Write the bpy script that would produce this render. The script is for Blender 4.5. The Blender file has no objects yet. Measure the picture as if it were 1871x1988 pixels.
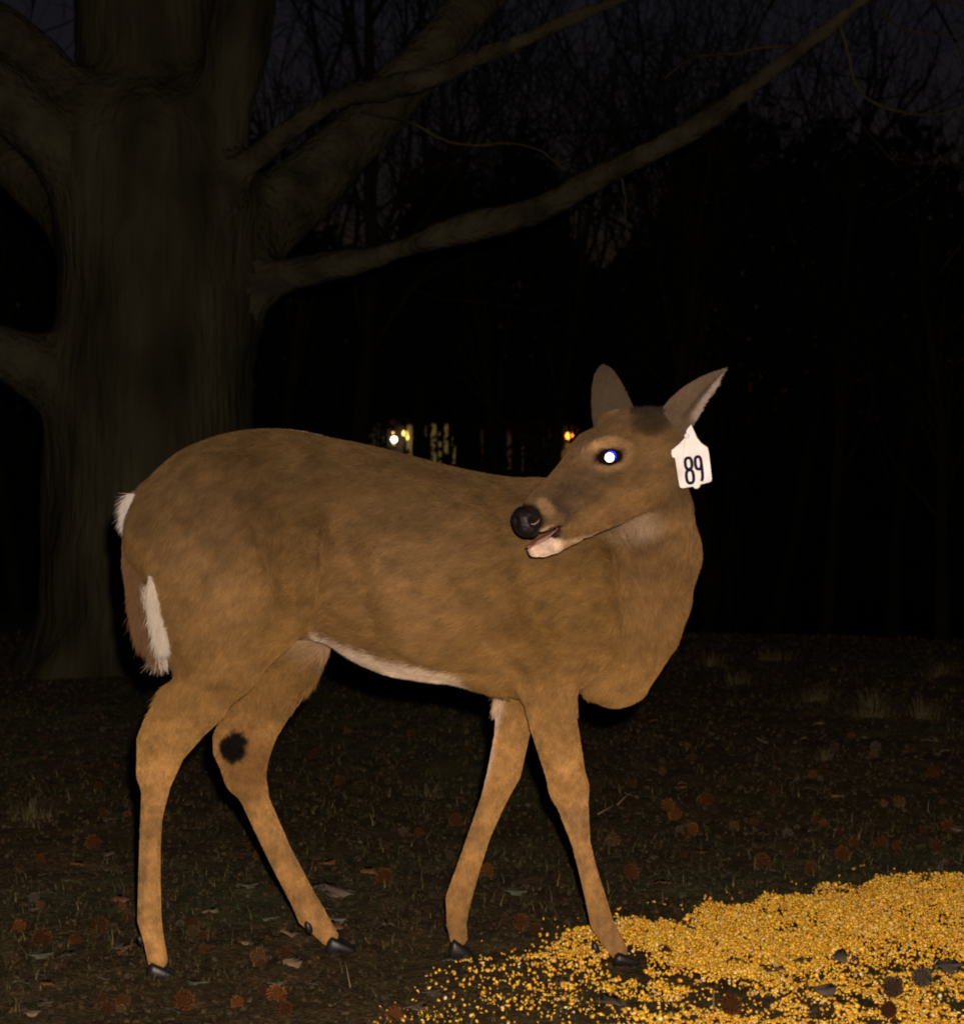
import bpy, math, random
import numpy as np
from mathutils import Vector, Matrix
rng = np.random.default_rng(7)
random.seed(7)
sc = bpy.context.scene
COL = sc.collection

# ------------------------------------------------------------------ camera
FPX, WPX, HPX, HOR = 4458.0, 1871.0, 1988.0, 854.0
CAMZ = 0.92
TH = math.atan((HPX/2-HOR)/FPX)
cam = bpy.data.cameras.new('camera'); camo = bpy.data.objects.new('camera', cam); COL.objects.link(camo)
camo.location = (0, 0, CAMZ); camo.rotation_euler = (math.pi/2-TH, 0, 0)
cam.sensor_fit = 'HORIZONTAL'; cam.sensor_width = 36; cam.lens = 36*FPX/WPX
cam.clip_start = 0.05; cam.clip_end = 900
cam.dof.use_dof = True; cam.dof.focus_distance = 3.9; cam.dof.aperture_fstop = 13
sc.camera = camo
sc.render.filter_size = 2.0
try: sc.cycles.filter_width = 2.0
except Exception: pass
# ------------------------------------------------------------------ world: last dusk light
w = bpy.data.worlds.new('World'); sc.world = w; w.use_nodes = True
nt = w.node_tree; nt.nodes.clear()
sky = nt.nodes.new('ShaderNodeTexSky'); sky.sky_type = 'NISHITA'; sky.sun_disc = False
sky.sun_elevation = math.radians(2.0); sky.sun_rotation = math.radians(180)
tint = nt.nodes.new('ShaderNodeMix'); tint.data_type = 'RGBA'; tint.blend_type = 'MULTIPLY'
tint.inputs[0].default_value = 1.0; tint.inputs[7].default_value = (1.0, 0.80, 1.45, 1)
bg = nt.nodes.new('ShaderNodeBackground'); bg.inputs[1].default_value = 0.0042
out = nt.nodes.new('ShaderNodeOutputWorld')
nt.links.new(sky.outputs[0], tint.inputs[6]); nt.links.new(tint.outputs[2], bg.inputs[0]); nt.links.new(bg.outputs[0], out.inputs[0])
# ------------------------------------------------------------------ the camera's flash, just above the lens
fl = bpy.data.lights.new('camera_flash', 'SPOT'); flo = bpy.data.objects.new('camera_flash', fl); COL.objects.link(flo)
flo.location = (0.045, 0.0, CAMZ+0.075); flo.rotation_euler = (math.pi/2-math.radians(2), 0, 0)
fl.energy = 720; fl.color = (1.0, 0.79, 0.66); fl.shadow_soft_size = 0.014
fl.spot_size = math.radians(64); fl.spot_blend = 0.8
sc.view_settings.view_transform = 'Standard'; sc.view_settings.look = 'None'
sc.view_settings.exposure = 0.0; sc.view_settings.gamma = 1.0
try: sc.view_settings.use_curve_mapping = False
except Exception: pass

# ------------------------------------------------------------------ helpers
def P(px, py, Y):
    xc = (px-WPX/2)/FPX; yc = (HPX/2-py)/FPX
    d = np.array([xc, math.cos(TH)+yc*math.sin(TH), -math.sin(TH)+yc*math.cos(TH)])
    d = d/d[1]*Y
    return np.array([d[0], Y, CAMZ+d[2]])
def proj(V):
    V = np.asarray(V); x = V[..., 0]; y = V[..., 1]; z = V[..., 2]-CAMZ
    f = y*math.cos(TH)-z*math.sin(TH); u = y*math.sin(TH)+z*math.cos(TH)
    return WPX/2+FPX*x/f, HPX/2-FPX*u/f
def S(px, Y): return px*Y/FPX            # pixel length at distance -> metres

def tag(o, label=None, cat=None, group=None, kind=None):
    if label: o['label'] = label
    if cat: o['category'] = cat
    if group: o['group'] = group
    if kind: o['kind'] = kind
    return o
def link(o, parent=None):
    COL.objects.link(o)
    if parent is not None:
        o.parent = parent
        o.matrix_parent_inverse = Matrix.Translation(-Vector(parent.location))
    return o
def empty(name, loc):
    o = bpy.data.objects.new(name, None); o.empty_display_size = 0.05; o.location = loc
    COL.objects.link(o); return o
def mesh_np(name, V, F, mat, parent=None, smooth=True, colors=None, n=None):
    """V (n,3), F (m,k) all faces same size, or list of arrays"""
    Fs = F if isinstance(F, list) else [F]
    me = bpy.data.meshes.new(name)
    V = np.asarray(V, dtype=np.float32)
    me.vertices.add(len(V)); me.vertices.foreach_set('co', V.ravel())
    idx = np.concatenate([np.asarray(f, dtype=np.int32).ravel() for f in Fs])
    tot = np.concatenate([np.full(len(f), np.asarray(f).shape[1], dtype=np.int32) for f in Fs])
    st = np.concatenate([[0], np.cumsum(tot)[:-1]]).astype(np.int32)
    me.loops.add(len(idx)); me.loops.foreach_set('vertex_index', idx)
    me.polygons.add(len(tot)); me.polygons.foreach_set('loop_start', st); me.polygons.foreach_set('loop_total', tot)
    me.update(calc_edges=True)
    me.polygons.foreach_set('use_smooth', np.full(len(tot), smooth, dtype=bool))
    if colors is not None:
        a = me.attributes.new('col', 'FLOAT_COLOR', 'POINT')
        c = np.ones((len(V), 4), dtype=np.float32); c[:, :3] = colors
        a.data.foreach_set('color', c.ravel())
    me.validate(); me.update()
    if mat: me.materials.append(mat)
    o = bpy.data.objects.new(name, me)
    return link(o, parent)

def hash3(i, j, k, s=0):
    n = (i.astype(np.int64)*374761393 + j.astype(np.int64)*668265263 + k.astype(np.int64)*2147483647 + s*974634777) & 0xffffffff
    n = ((n ^ (n >> 13))*1274126177) & 0xffffffff
    n = (n ^ (n >> 16)) & 0xffffff
    return n/float(0xffffff)
def vnoise(p, s=0):
    p = np.asarray(p, dtype=np.float64); i = np.floor(p).astype(np.int64); f = p-i; f = f*f*(3-2*f)
    r = 0
    for a in (0, 1):
        for b in (0, 1):
            for c in (0, 1):
                wgt = (f[..., 0] if a else 1-f[..., 0])*(f[..., 1] if b else 1-f[..., 1])*(f[..., 2] if c else 1-f[..., 2])
                r = r+wgt*hash3(i[..., 0]+a, i[..., 1]+b, i[..., 2]+c, s)
    return r
def fbm(p, o=4, s=0):
    r = 0; a = .5; p = np.asarray(p, dtype=np.float64)
    for q in range(o):
        r = r+a*vnoise(p*2**q, s+q); a *= .5
    return r/(1-.5**o)
def sstep(a, b, x):
    t = np.clip((x-a)/(b-a), 0, 1); return t*t*(3-2*t)

# ---- materials
def mat(name, base=(.5, .5, .5), rough=.8, attr=False, spec=.3, metal=0., noise=None, bump=None, emit=None, scale_attr=None, cracks=None):
    m = bpy.data.materials.new(name); m.use_nodes = True
    t = m.node_tree; b = t.nodes['Principled BSDF']
    b.inputs['Roughness'].default_value = rough; b.inputs['Specular IOR Level'].default_value = spec
    b.inputs['Metallic'].default_value = metal; b.inputs['Base Color'].default_value = (*base, 1)
    src = None
    if attr:
        a = t.nodes.new('ShaderNodeAttribute'); a.attribute_name = 'col'; src = a.outputs['Color']
    tc = t.nodes.new('ShaderNodeTexCoord')
    if noise:
        sc_, lo, hi = noise[:3]; stretch = noise[3] if len(noise) > 3 else (1, 1, 1)
        mp = t.nodes.new('ShaderNodeMapping'); mp.inputs['Scale'].default_value = stretch
        t.links.new(tc.outputs['Object'], mp.inputs[0])
        n = t.nodes.new('ShaderNodeTexNoise'); n.inputs['Scale'].default_value = sc_; n.inputs['Detail'].default_value = 6
        t.links.new(mp.outputs[0], n.inputs[0])
        r = t.nodes.new('ShaderNodeMapRange'); r.inputs[1].default_value = .3; r.inputs[2].default_value = .7
        r.inputs[3].default_value = lo; r.inputs[4].default_value = hi
        t.links.new(n.outputs[0], r.inputs[0])
        mx = t.nodes.new('ShaderNodeMix'); mx.data_type = 'RGBA'; mx.blend_type = 'MULTIPLY'; mx.inputs[0].default_value = 1
        if src is not None: t.links.new(src, mx.inputs[6])
        else: mx.inputs[6].default_value = (*base, 1)
        t.links.new(r.outputs[0], mx.inputs[7]); src = mx.outputs[2]
    if src is not None: t.links.new(src, b.inputs['Base Color'])
    if bump:
        sc_, st, dist = bump[:3]; stretch = bump[3] if len(bump) > 3 else (1, 1, 1)
        mp = t.nodes.new('ShaderNodeMapping'); mp.inputs['Scale'].default_value = stretch
        t.links.new(tc.outputs['Object'], mp.inputs[0])
        n = t.nodes.new('ShaderNodeTexNoise'); n.inputs['Scale'].default_value = sc_; n.inputs['Detail'].default_value = 8
        t.links.new(mp.outputs[0], n.inputs[0])
        bp = t.nodes.new('ShaderNodeBump'); bp.inputs['Strength'].default_value = st; bp.inputs['Distance'].default_value = dist
        t.links.new(n.outputs[0], bp.inputs['Height']); t.links.new(bp.outputs[0], b.inputs['Normal'])
    if emit:
        b.inputs['Emission Color'].default_value = (*emit[0], 1); b.inputs['Emission Strength'].default_value = emit[1]
    return m

M = {}
M['hide'] = mat('hide', attr=True, rough=.9, spec=.05, noise=(160, .75, 1.2))
M['hair'] = mat('hair', attr=True, rough=.65, spec=.12)
M['hoof'] = mat('hoof', (.012, .011, .011), rough=.42, spec=.4, noise=(40, .6, 1.3), bump=(60, .3, .002))
M['nose'] = mat('nose', (.008, .007, .007), rough=.42, spec=.25, bump=(260, .5, .002))
M['nostril'] = mat('nostril', (.30, .20, .16), rough=.3, spec=.4)
M['eye'] = mat('eye', (.008, .005, .004), rough=.08, spec=.5)
M['eyeshine'] = mat('eyeshine', (.95, .97, 1.0), rough=.50, metal=1.0)
M['eyeshine_rim'] = mat('eyeshine_rim', (.02, .03, 1.0), rough=.62, metal=1.0)
M['mouth'] = mat('mouth', (.28, .10, .09), rough=.35, spec=.5, noise=(90, .6, 1.2))
M['lip_dark'] = mat('lip_dark', (.03, .016, .014), rough=.5)
M['tag_plastic'] = mat('tag_plastic', (.84, .82, .79), rough=.5, spec=.25, noise=(45, .82, 1.04))
M['tag_ink'] = mat('tag_ink', (.006, .006, .03), rough=.7, spec=.1)
M['bark'] = mat('bark', (.043, .041, .023), rough=.95, spec=.1, noise=(5, .4, 1.5, (1, 1, .3)), bump=(34, .9, .03, (1, 1, .14)))
M['limb_bark'] = mat('limb_bark', (.048, .045, .026), rough=.95, spec=.1, noise=(7, .45, 1.45), bump=(34, 1.0, .035))
M['far_bark'] = mat('far_bark', (.035, .033, .022), rough=.95, noise=(3, .6, 1.3, (1, 1, .3)))
M['soil'] = mat('soil', attr=True, rough=.95, spec=.15, noise=(70, .55, 1.4), bump=(120, .8, .01))
M['litter'] = mat('litter', attr=True, rough=.85, spec=.2)
M['corn'] = mat('corn', attr=True, rough=.32, spec=.8)
M['seed_ball'] = mat('seed_ball', attr=True, rough=.9, spec=.1, noise=(120, .7, 1.25))
M['leaf'] = mat('leaf', attr=True, rough=.8, spec=.2, noise=(60, .7, 1.25))

# ------------------------------------------------------------------ implicit modelling
BIG = 1.0
class Field:
    def __init__(s, xs, ys, zs):
        s.x, s.y, s.z = [np.asarray(a, dtype=np.float32) for a in (xs, ys, zs)]
        s.F = np.full((len(xs), len(ys), len(zs)), BIG, dtype=np.float32)
    def box(s, lo, hi):
        r = []
        for a, l, h in zip((s.x, s.y, s.z), lo, hi):
            i0 = max(np.searchsorted(a, l)-1, 0); i1 = min(np.searchsorted(a, h)+1, len(a)); r.append(slice(i0, max(i1, i0)))
        return tuple(r)
    def grid(s, b): return s.x[b[0]][:, None, None], s.y[b[1]][None, :, None], s.z[b[2]][None, None, :]
    def add(s, b, d, k, sub=False):
        f = s.F[b]
        if sub:
            d = -d; h = np.maximum(k-np.abs(f-d), 0)/k
            s.F[b] = np.maximum(f, d)+h*h*k/4
        else:
            h = np.maximum(k-np.abs(f-d), 0)/k
            s.F[b] = np.minimum(f, d)-h*h*k/4
    def chain(s, nodes, k=.02, q=1.0, sub=False, sh=0.0):
        """nodes: list of (pos, r); q = lateral (y) thickness ratio"""
        Pn = np.array([np.asarray(n_[0], float) for n_ in nodes]); R0 = max(n_[1] for n_ in nodes)*max(q, 1)+k*1.2+.03
        bb = s.box(Pn.min(0)-R0, Pn.max(0)+R0); shp = s.F[bb].shape
        if 0 in shp: return
        D = np.full(shp, BIG, dtype=np.float32); of = [t_.start for t_ in bb]
        for (a, ra), (c, rc) in zip(nodes[:-1], nodes[1:]):
            a = np.asarray(a, float); c = np.asarray(c, float); R = max(ra, rc)*max(q, 1)+k*1.2+.03
            b = s.box(np.minimum(a, c)-R, np.maximum(a, c)+R); X, Y, Z = s.grid(b)
            if X.size == 0 or Y.size == 0 or Z.size == 0: continue
            ax, ay, az = a[0], a[1]/q, a[2]; v = np.array([c[0]-ax, c[1]/q-ay, c[2]-az]); L = float(v@v)+1e-12
            dx, dy, dz = X-ax, Y/q-ay, Z-az
            t = np.clip((dx*v[0]+dy*v[1]+dz*v[2])/L, 0, 1)
            d = np.sqrt((dx-t*v[0])**2+(dy-t*v[1])**2+(dz-t*v[2])**2)-(ra+(rc-ra)*t)+sh
            lb = tuple(slice(t_.start-o_, t_.stop-o_) for t_, o_ in zip(b, of))
            D[lb] = np.minimum(D[lb], (d*min(q, 1)).astype(np.float32))
        s.add(bb, D, k, sub)
    def ell(s, c, r, k=.02, rot=0., sub=False):
        """ellipsoid, rot about y axis (image plane)"""
        c = np.asarray(c, float); R = max(r)+k*1.2+.03; b = s.box(c-R, c+R); X, Y, Z = s.grid(b)
        if X.size == 0 or Y.size == 0 or Z.size == 0: return
        dx, dy, dz = X-c[0], Y-c[1], Z-c[2]; ca, sa = math.cos(rot), math.sin(rot)
        u = (dx*ca+dz*sa)/r[0]; v = dy/r[1]; w_ = (-dx*sa+dz*ca)/r[2]
        k0 = np.sqrt(u*u+v*v+w_*w_); k1 = np.sqrt((u/r[0])**2+(v/r[1])**2+(w_/r[2])**2)+1e-9
        s.add(b, (k0*(k0-1)/k1).astype(np.float32), k, sub)
    def nets(s):
        F = s.F; Sg = F < 0; NX, NY, NZ = F.shape; cid = []; pos = []; quads = []
        ax = (s.x, s.y, s.z)
        for A in range(3):
            lo = [slice(None)]*3; hi = [slice(None)]*3; lo[A] = slice(0, -1); hi[A] = slice(1, None)
            I = np.array(np.nonzero(Sg[tuple(lo)] != Sg[tuple(hi)]))
            B, Cc = (A+1) % 3, (A+2) % 3
            ok = (I[B] > 0) & (I[Cc] > 0) & (I[B] < F.shape[B]-1) & (I[Cc] < F.shape[Cc]-1); I = I[:, ok]
            J = I.copy(); J[A] += 1
            f0 = F[tuple(I)]; f1 = F[tuple(J)]; t = f0/(f0-f1)
            p = np.stack([ax[q][I[q]] for q in range(3)], 1).astype(np.float64)
            p[:, A] += t*(ax[A][J[A]]-ax[A][I[A]])
            ids = []
            for (db, dc) in ((0, 0), (-1, 0), (-1, -1), (0, -1)):
                K = I.copy(); K[B] += db; K[Cc] += dc; ids.append((K[0].astype(np.int64)*NY+K[1])*NZ+K[2])
            for q in ids: cid.append(q); pos.append(p)
            qd = np.stack(ids, 1); ins = Sg[tuple(I)]
            qd[~ins] = qd[~ins][:, ::-1]; quads.append(qd)
        cid = np.concatenate(cid); pos = np.concatenate(pos); quads = np.concatenate(quads)
        u, inv = np.unique(cid, return_inverse=True); n = np.bincount(inv)
        V = np.stack([np.bincount(inv, pos[:, q])/n for q in range(3)], 1)
        return V, np.searchsorted(u, quads)
def smooth(V, F, it=2, lam=.5):
    n = np.bincount(F.ravel(), minlength=len(V)).astype(float); n[n == 0] = 1
    for _ in range(it):
        c = V[F].mean(1); W = np.stack([np.bincount(F.ravel(), np.repeat(c[:, q], F.shape[1]), minlength=len(V))/n for q in range(3)], 1)
        V = V*(1-lam)+W*lam
    return V
def vnormals(V, F):
    a = V[F[:, 2]]-V[F[:, 0]]; b = V[F[:, 3]]-V[F[:, 1]] if F.shape[1] == 4 else V[F[:, 1]]-V[F[:, 0]]
    fn = np.cross(a, b) if F.shape[1] == 4 else -np.cross(a, b)
    N = np.stack([np.bincount(F.ravel(), np.repeat(fn[:, q], F.shape[1]), minlength=len(V)) for q in range(3)], 1)
    return N/(np.linalg.norm(N, axis=1, keepdims=True)+1e-12)
def pn(lst, Y=None):
    """(px, py, r_px[, Y]) -> nodes"""
    o = []
    for e in lst:
        y = e[3] if len(e) > 3 else Y
        o.append((P(e[0], e[1], y), S(e[2], y)))
    return o

# ------------------------------------------------------------------ terrain
def terrain(x, y):
    x = np.asarray(x, float); y = np.asarray(y, float)
    p = np.stack([x, y, x*0], -1)
    edge = np.clip(12.2-0.75*x, 10, 14)
    z = -0.13*np.clip(y-edge, 0, 16)
    near = sstep(16, 9, y)
    z = z+near*((fbm(p*1.7, 3, 3)-.5)*.05*sstep(4.6, 6.5, y)+(fbm(p*9, 4, 9)-.5)*.030+(vnoise(p*60, 5)-.5)*.006)
    z = z+(1-near)*(fbm(p*.15, 3, 4)-.5)*.6
    return z
def axis(parts):
    a = []
    for lo, hi, st in parts: a += list(np.arange(lo, hi-1e-6, st))
    a.append(parts[-1][1]); return np.array(a)
gx = axis([(-400, -40, 30), (-40, -6, 1.5), (-6, -1.6, .06), (-1.6, 1.6, .011), (1.6, 6, .06), (6, 40, 1.5), (40, 400, 30)])
gy = axis([(-30, 1, 1.5), (1, 3.2, .1), (3.2, 5.2, .011), (5.2, 8, .022), (8, 14, .05), (14, 40, .8), (40, 600, 25)])
GX, GY = np.meshgrid(gx, gy, indexing='ij'); GZ = terrain(GX, GY)
V = np.stack([GX, GY, GZ], -1).reshape(-1, 3)
nx, ny = GX.shape; ii = (np.arange(nx-1)[:, None]*ny+np.arange(ny-1)[None, :]).ravel()
Fq = np.stack([ii, ii+ny, ii+ny+1, ii+1], 1)
pp = np.stack([GX, GY, GX*0], -1).reshape(-1, 3)
n1 = fbm(pp*2.3, 3, 21)[:, None]; n2 = fbm(pp*25, 3, 22)[:, None]; n3 = sstep(.5, .66, fbm(pp*1.1+7, 3, 25))[:, None]
gc = np.array([.105, .078, .046])*(1-n1)+np.array([.15, .118, .078])*n1
gc = gc*(.5+1.0*n2)*np.array([.46, .43, .28]); gc = gc*(1-.5*n3)+np.array([.055, .075, .03])*.5*n3
ground = tag(mesh_np('ground', V, Fq, M['soil'], colors=gc), kind='structure')

# ================================================================== THE DOE
deer = empty('deer', tuple(P(700, 1880, 4.02)*np.array([1, 1, 0])))
tag(deer, 'brown doe with a numbered white ear tag looking back over its flank', 'deer')

RES_A, RES_B = .0048, .0024
fld = Field(axis([(-.66, .04, RES_A), (.04, .40, RES_B), (.40, .44, RES_A)]),
            axis([(3.60, 3.93, .0027), (3.93, 4.26, RES_A)]),
            axis([(-.02, .70, RES_A), (.70, 1.06, RES_B), (1.06, 1.10, RES_A)]))
SH = 0.003
# torso: px, top, bottom, half width (m), centre Y
T = np.array([
 (246, 1025, 1060, .020, 4.07), (256, 985, 1085, .062, 4.07), (275, 945, 1115, .090, 4.07), (300, 917, 1150, .110, 4.065), (325, 893, 1210, .120, 4.065), (350, 874, 1265, .130, 4.06),
 (400, 851, 1290, .145, 4.06), (460, 835, 1290, .148, 4.055), (540, 830, 1262, .138, 4.05), (600, 837, 1240, .126, 4.045),
 (640, 846, 1250, .120, 4.04), (700, 858, 1284, .128, 4.035), (760, 872, 1308, .142, 4.03), (830, 891, 1320, .150, 4.025),
 (890, 906, 1328, .150, 4.02), (940, 916, 1342, .146, 4.015), (1000, 924, 1358, .140, 4.01), (1060, 925, 1362, .130, 4.0),
 (1120, 935, 1335, .108, 4.0), (1180, 985, 1290, .075, 4.0), (1230, 1060, 1240, .045, 4.0), (1262, 1120, 1190, .02, 4.0)], float)
cx = np.array([P(t[0], 1000, t[4])[0] for t in T]); ct = np.array([P(t[0], t[1], t[4])[2] for t in T]); cb = np.array([P(t[0], t[2], t[4])[2] for t in T])
def csp(xq, x, y):
    x = np.asarray(x); y = np.asarray(y); m = np.gradient(y, x); m[0] = (y[1]-y[0])/(x[1]-x[0]); m[-1] = (y[-1]-y[-2])/(x[-1]-x[-2])
    i = np.clip(np.searchsorted(x, xq)-1, 0, len(x)-2); h = x[i+1]-x[i]; t = np.clip((xq-x[i])/h, 0, 1)
    return (2*t**3-3*t*t+1)*y[i]+(t**3-2*t*t+t)*h*m[i]+(-2*t**3+3*t*t)*y[i+1]+(t**3-t*t)*h*m[i+1]
b = fld.box((cx[0]-.05, 3.8, .3), (cx[-1]+.05, 4.26, 1.05)); X, Y, Z = fld.grid(b)
xq = X.ravel().astype(float)
top = csp(xq, cx, ct)[:, None, None]; bot = csp(xq, cx, cb)[:, None, None]
wd = np.maximum(csp(xq, cx, T[:, 3]), .008)[:, None, None]; yc = csp(xq, cx, T[:, 4])[:, None, None]
hh = (top-bot)/2; zc = (top+bot)/2; v = (Z-zc)/hh; wv = wd*(1-.20*np.clip(v, -.6, 1)); u = (Y-yc)/wv; e = 2.15
q = (np.abs(u)**e+np.abs(v)**e)**(1/e)
d = (q-1)*np.minimum(wd, hh)*1.0+SH
d = np.maximum(d, np.maximum(cx[0]-X, X-cx[-1]))
fld.add(b, d.astype(np.float32), .02)
# haunch muscles, shoulder blade, belly fullness
for s_, Yh in ((1, 3.955), (-1, 4.165)):
    fld.ell(P(420, 1065, Yh), (.100, .050, .165), .05, rot=.05)
    fld.ell(P(545, 1150, Yh), (.048, .035, .105), .05, rot=-.30)          # front of the thigh / stifle fold
    fld.ell(P(425, 1215, Yh), (.070, .052, .10), .05, rot=-.2)
for Yh in (3.915, 4.085):
    fld.ell(P(1060, 1090, Yh), (.060, .032, .145), .05, rot=-.22)
    fld.ell(P(1115, 1215, Yh+.005), (.050, .035, .075), .04, rot=.5)
fld.ell(P(880, 1130, 3.905), (.11, .030, .12), .06)
fld.chain(pn([(1150, 1010, 34, 3.925), (1168, 1080, 36, 3.90), (1176, 1160, 36, 3.893), (1165, 1240, 34, 3.90), (1120, 1300, 30, 3.91)]), .03)            # neck base ridge over the shoulder
# near hind leg
fld.chain(pn([(440, 1190, 105, 3.975), (425, 1285, 80, 3.965), (386, 1362, 54, 3.955)]), .04, .62, sh=SH)
fld.chain(pn([(386, 1362, 54, 3.955), (352, 1410, 49, 3.95), (322, 1452, 44, 3.945), (303, 1522, 32, 3.94), (294, 1586, 25, 3.935), (291, 1650, 24, 3.935),
              (290, 1720, 25, 3.93), (290, 1785, 26.5, 3.925), (299, 1828, 23, 3.925), (306, 1862, 23, 3.925)]), .012, .78, sh=SH*1.15)
fld.chain(pn([(330, 1345, 14, 3.95), (292, 1400, 14, 3.95), (280, 1432, 13, 3.945), (282, 1500, 13, 3.94)]), .03, .9, sh=SH*1.15)
# far hind leg
fld.chain(pn([(570, 1200, 90, 4.13), (548, 1290, 74, 4.13), (512, 1370, 57, 4.125), (480, 1435, 50, 4.12)]), .03, .62, sh=SH)
fld.chain(pn([(480, 1435, 50, 4.12), (481, 1505, 39, 4.115), (497, 1557, 30, 4.11), (541, 1655, 28, 4.105), (588, 1745, 28.5, 4.10), (604, 1776, 31, 4.10),
              (628, 1806, 24, 4.10), (638, 1818, 22, 4.10)]), .012, .8, sh=SH*1.15)
fld.chain(pn([(470, 1370, 14, 4.125), (430, 1430, 13, 4.12), (427, 1460, 12, 4.12), (455, 1520, 12, 4.115)]), .03, .9, sh=SH*1.15)
# far front leg
fld.chain(pn([(1015, 1290, 60, 4.06), (1003, 1365, 44, 4.07), (993, 1430, 37, 4.075), (979, 1498, 36, 4.075), (957, 1555, 28, 4.075), (931, 1620, 25, 4.075),
              (911, 1680, 26, 4.075), (890, 1745, 28.5, 4.075), (886, 1790, 23, 4.075), (890, 1820, 21, 4.075)]), .012, .8, sh=SH*1.15)
# near front leg
fld.chain(pn([(1085, 1235, 74, 3.940), (1066, 1325, 58, 3.928), (1073, 1400, 50, 3.94), (1090, 1470, 44, 3.955), (1104, 1530, 39, 3.97)]), .02, .92, sh=SH)
fld.chain(pn([(1104, 1530, 39, 3.97), (1116, 1582, 31, 3.975), (1127, 1635, 22, 3.98), (1141, 1690, 21, 3.985), (1156, 1745, 23.5, 3.99), (1168, 1792, 26, 3.99),
              (1188, 1826, 24, 3.99), (1200, 1846, 21, 3.99)]), .012, .85, sh=SH*1.15)
# brisket and neck
fld.chain(pn([(1150, 1285, 66, 4.00), (1198, 1300, 74, 3.985), (1236, 1215, 88, 3.975)]), .007, .9, sh=SH)
fld.chain(pn([(1130, 1130, 112, 4.02), (1190, 1170, 118, 4.00), (1238, 1150, 108, 3.985), (1261, 1075, 96, 3.945)]), .014, .82, sh=SH)
fld.chain(pn([(1261, 1075, 96, 3.945), (1262, 990, 84, 3.875), (1250, 905, 72, 3.825)]), .02, .9, sh=SH)
# head
H = []
fld.ell(P(1240, 872, 3.795), (.062, .050, .062), .03)
fld.ell(P(1185, 884, 3.775), (.062, .051, .048), .03, rot=.55)
fld.chain(pn([(1245, 925, 62, 3.785), (1180, 975, 48, 3.755), (1130, 1010, 34, 3.735), (1095, 1032, 24, 3.72)]), .025, .72)
fld.chain(pn([(1175, 908, 52, 3.765), (1125, 944, 42, 3.74), (1085, 970, 36, 3.715), (1058, 990, 31, 3.70), (1036, 1004, 28, 3.69)]), .02, .78)
fld.chain(pn([(1110, 1037, 17, 3.72), (1075, 1057, 17, 3.705), (1052, 1065, 16, 3.70), (1038, 1068, 13, 3.695)]), .008, .95)
fld.chain(pn([(1085, 1006, 17, 3.69), (1056, 1020, 17, 3.685), (1042, 1024, 15, 3.682)]), .01, .9)   # upper lip
fld.chain(pn([(1150, 885, 42, 3.775), (1132, 900, 36, 3.77), (1104, 938, 37, 3.75), (1080, 965, 34, 3.73), (1056, 986, 30, 3.705)]), .02, .8)
fld.ell(P(1116, 881, 3.80), (.016, .018, .015), .02)                      # far brow
fld.chain(pn([(1262, 862, 48, 3.79), (1300, 832, 34, 3.79)]), .02, .8)
fld.chain(pn([(1205, 850, 46, 3.82), (1192, 812, 32, 3.84)]), .02, .8)
fld.chain(pn([(1145, 872, 9, 3.728), (1180, 858, 10, 3.722), (1215, 866, 8, 3.728)]), .02)      # near brow ridge
fld.chain(pn([(1150, 905, 6, 3.722), (1185, 916, 8, 3.72), (1215, 903, 7, 3.728)]), .02)        # lower lid
fld.ell(P(1183, 887, 3.712), (.021, .016, .0155), .008, rot=.18, sub=True)  # eye socket
fld.chain(pn([(990, 1078, 9, 3.67), (1030, 1045, 8, 3.68), (1086, 1025, 2.5, 3.69)]), .004, 14, sub=True)  # open mouth
fld.chain(pn([(1130, 955, 5, 3.71), (1090, 978, 5, 3.68)]), .02, sub=True)
DV, DF = fld.nets(); DV = smooth(DV, DF, 2, .5); DN = vnormals(DV, DF)
def ridge(px, py, pl, w_, fade=.3):
    """soft ridge along a polyline, fading out at its ends"""
    d = np.full(px.shape, 1e9); sp = np.zeros(px.shape); Ls = [math.hypot(b_[0]-a[0], b_[1]-a[1]) for a, b_ in zip(pl[:-1], pl[1:])]; T_ = sum(Ls); acc_ = 0
    for (x0, y0), (x1, y1), l_ in zip(pl[:-1], pl[1:], Ls):
        vx, vy = x1-x0, y1-y0; t = np.clip(((px-x0)*vx+(py-y0)*vy)/(vx*vx+vy*vy), 0, 1); q_ = np.hypot(px-x0-t*vx, py-y0-t*vy)
        m_ = q_ < d; d = np.where(m_, q_, d); sp = np.where(m_, (acc_+t*l_)/T_, sp); acc_ += l_
    f_ = sstep(0, fade, sp)*sstep(1, 1-fade, sp) if fade > 0 else 1
    return np.exp(-(d/w_)**2)*f_
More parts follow.
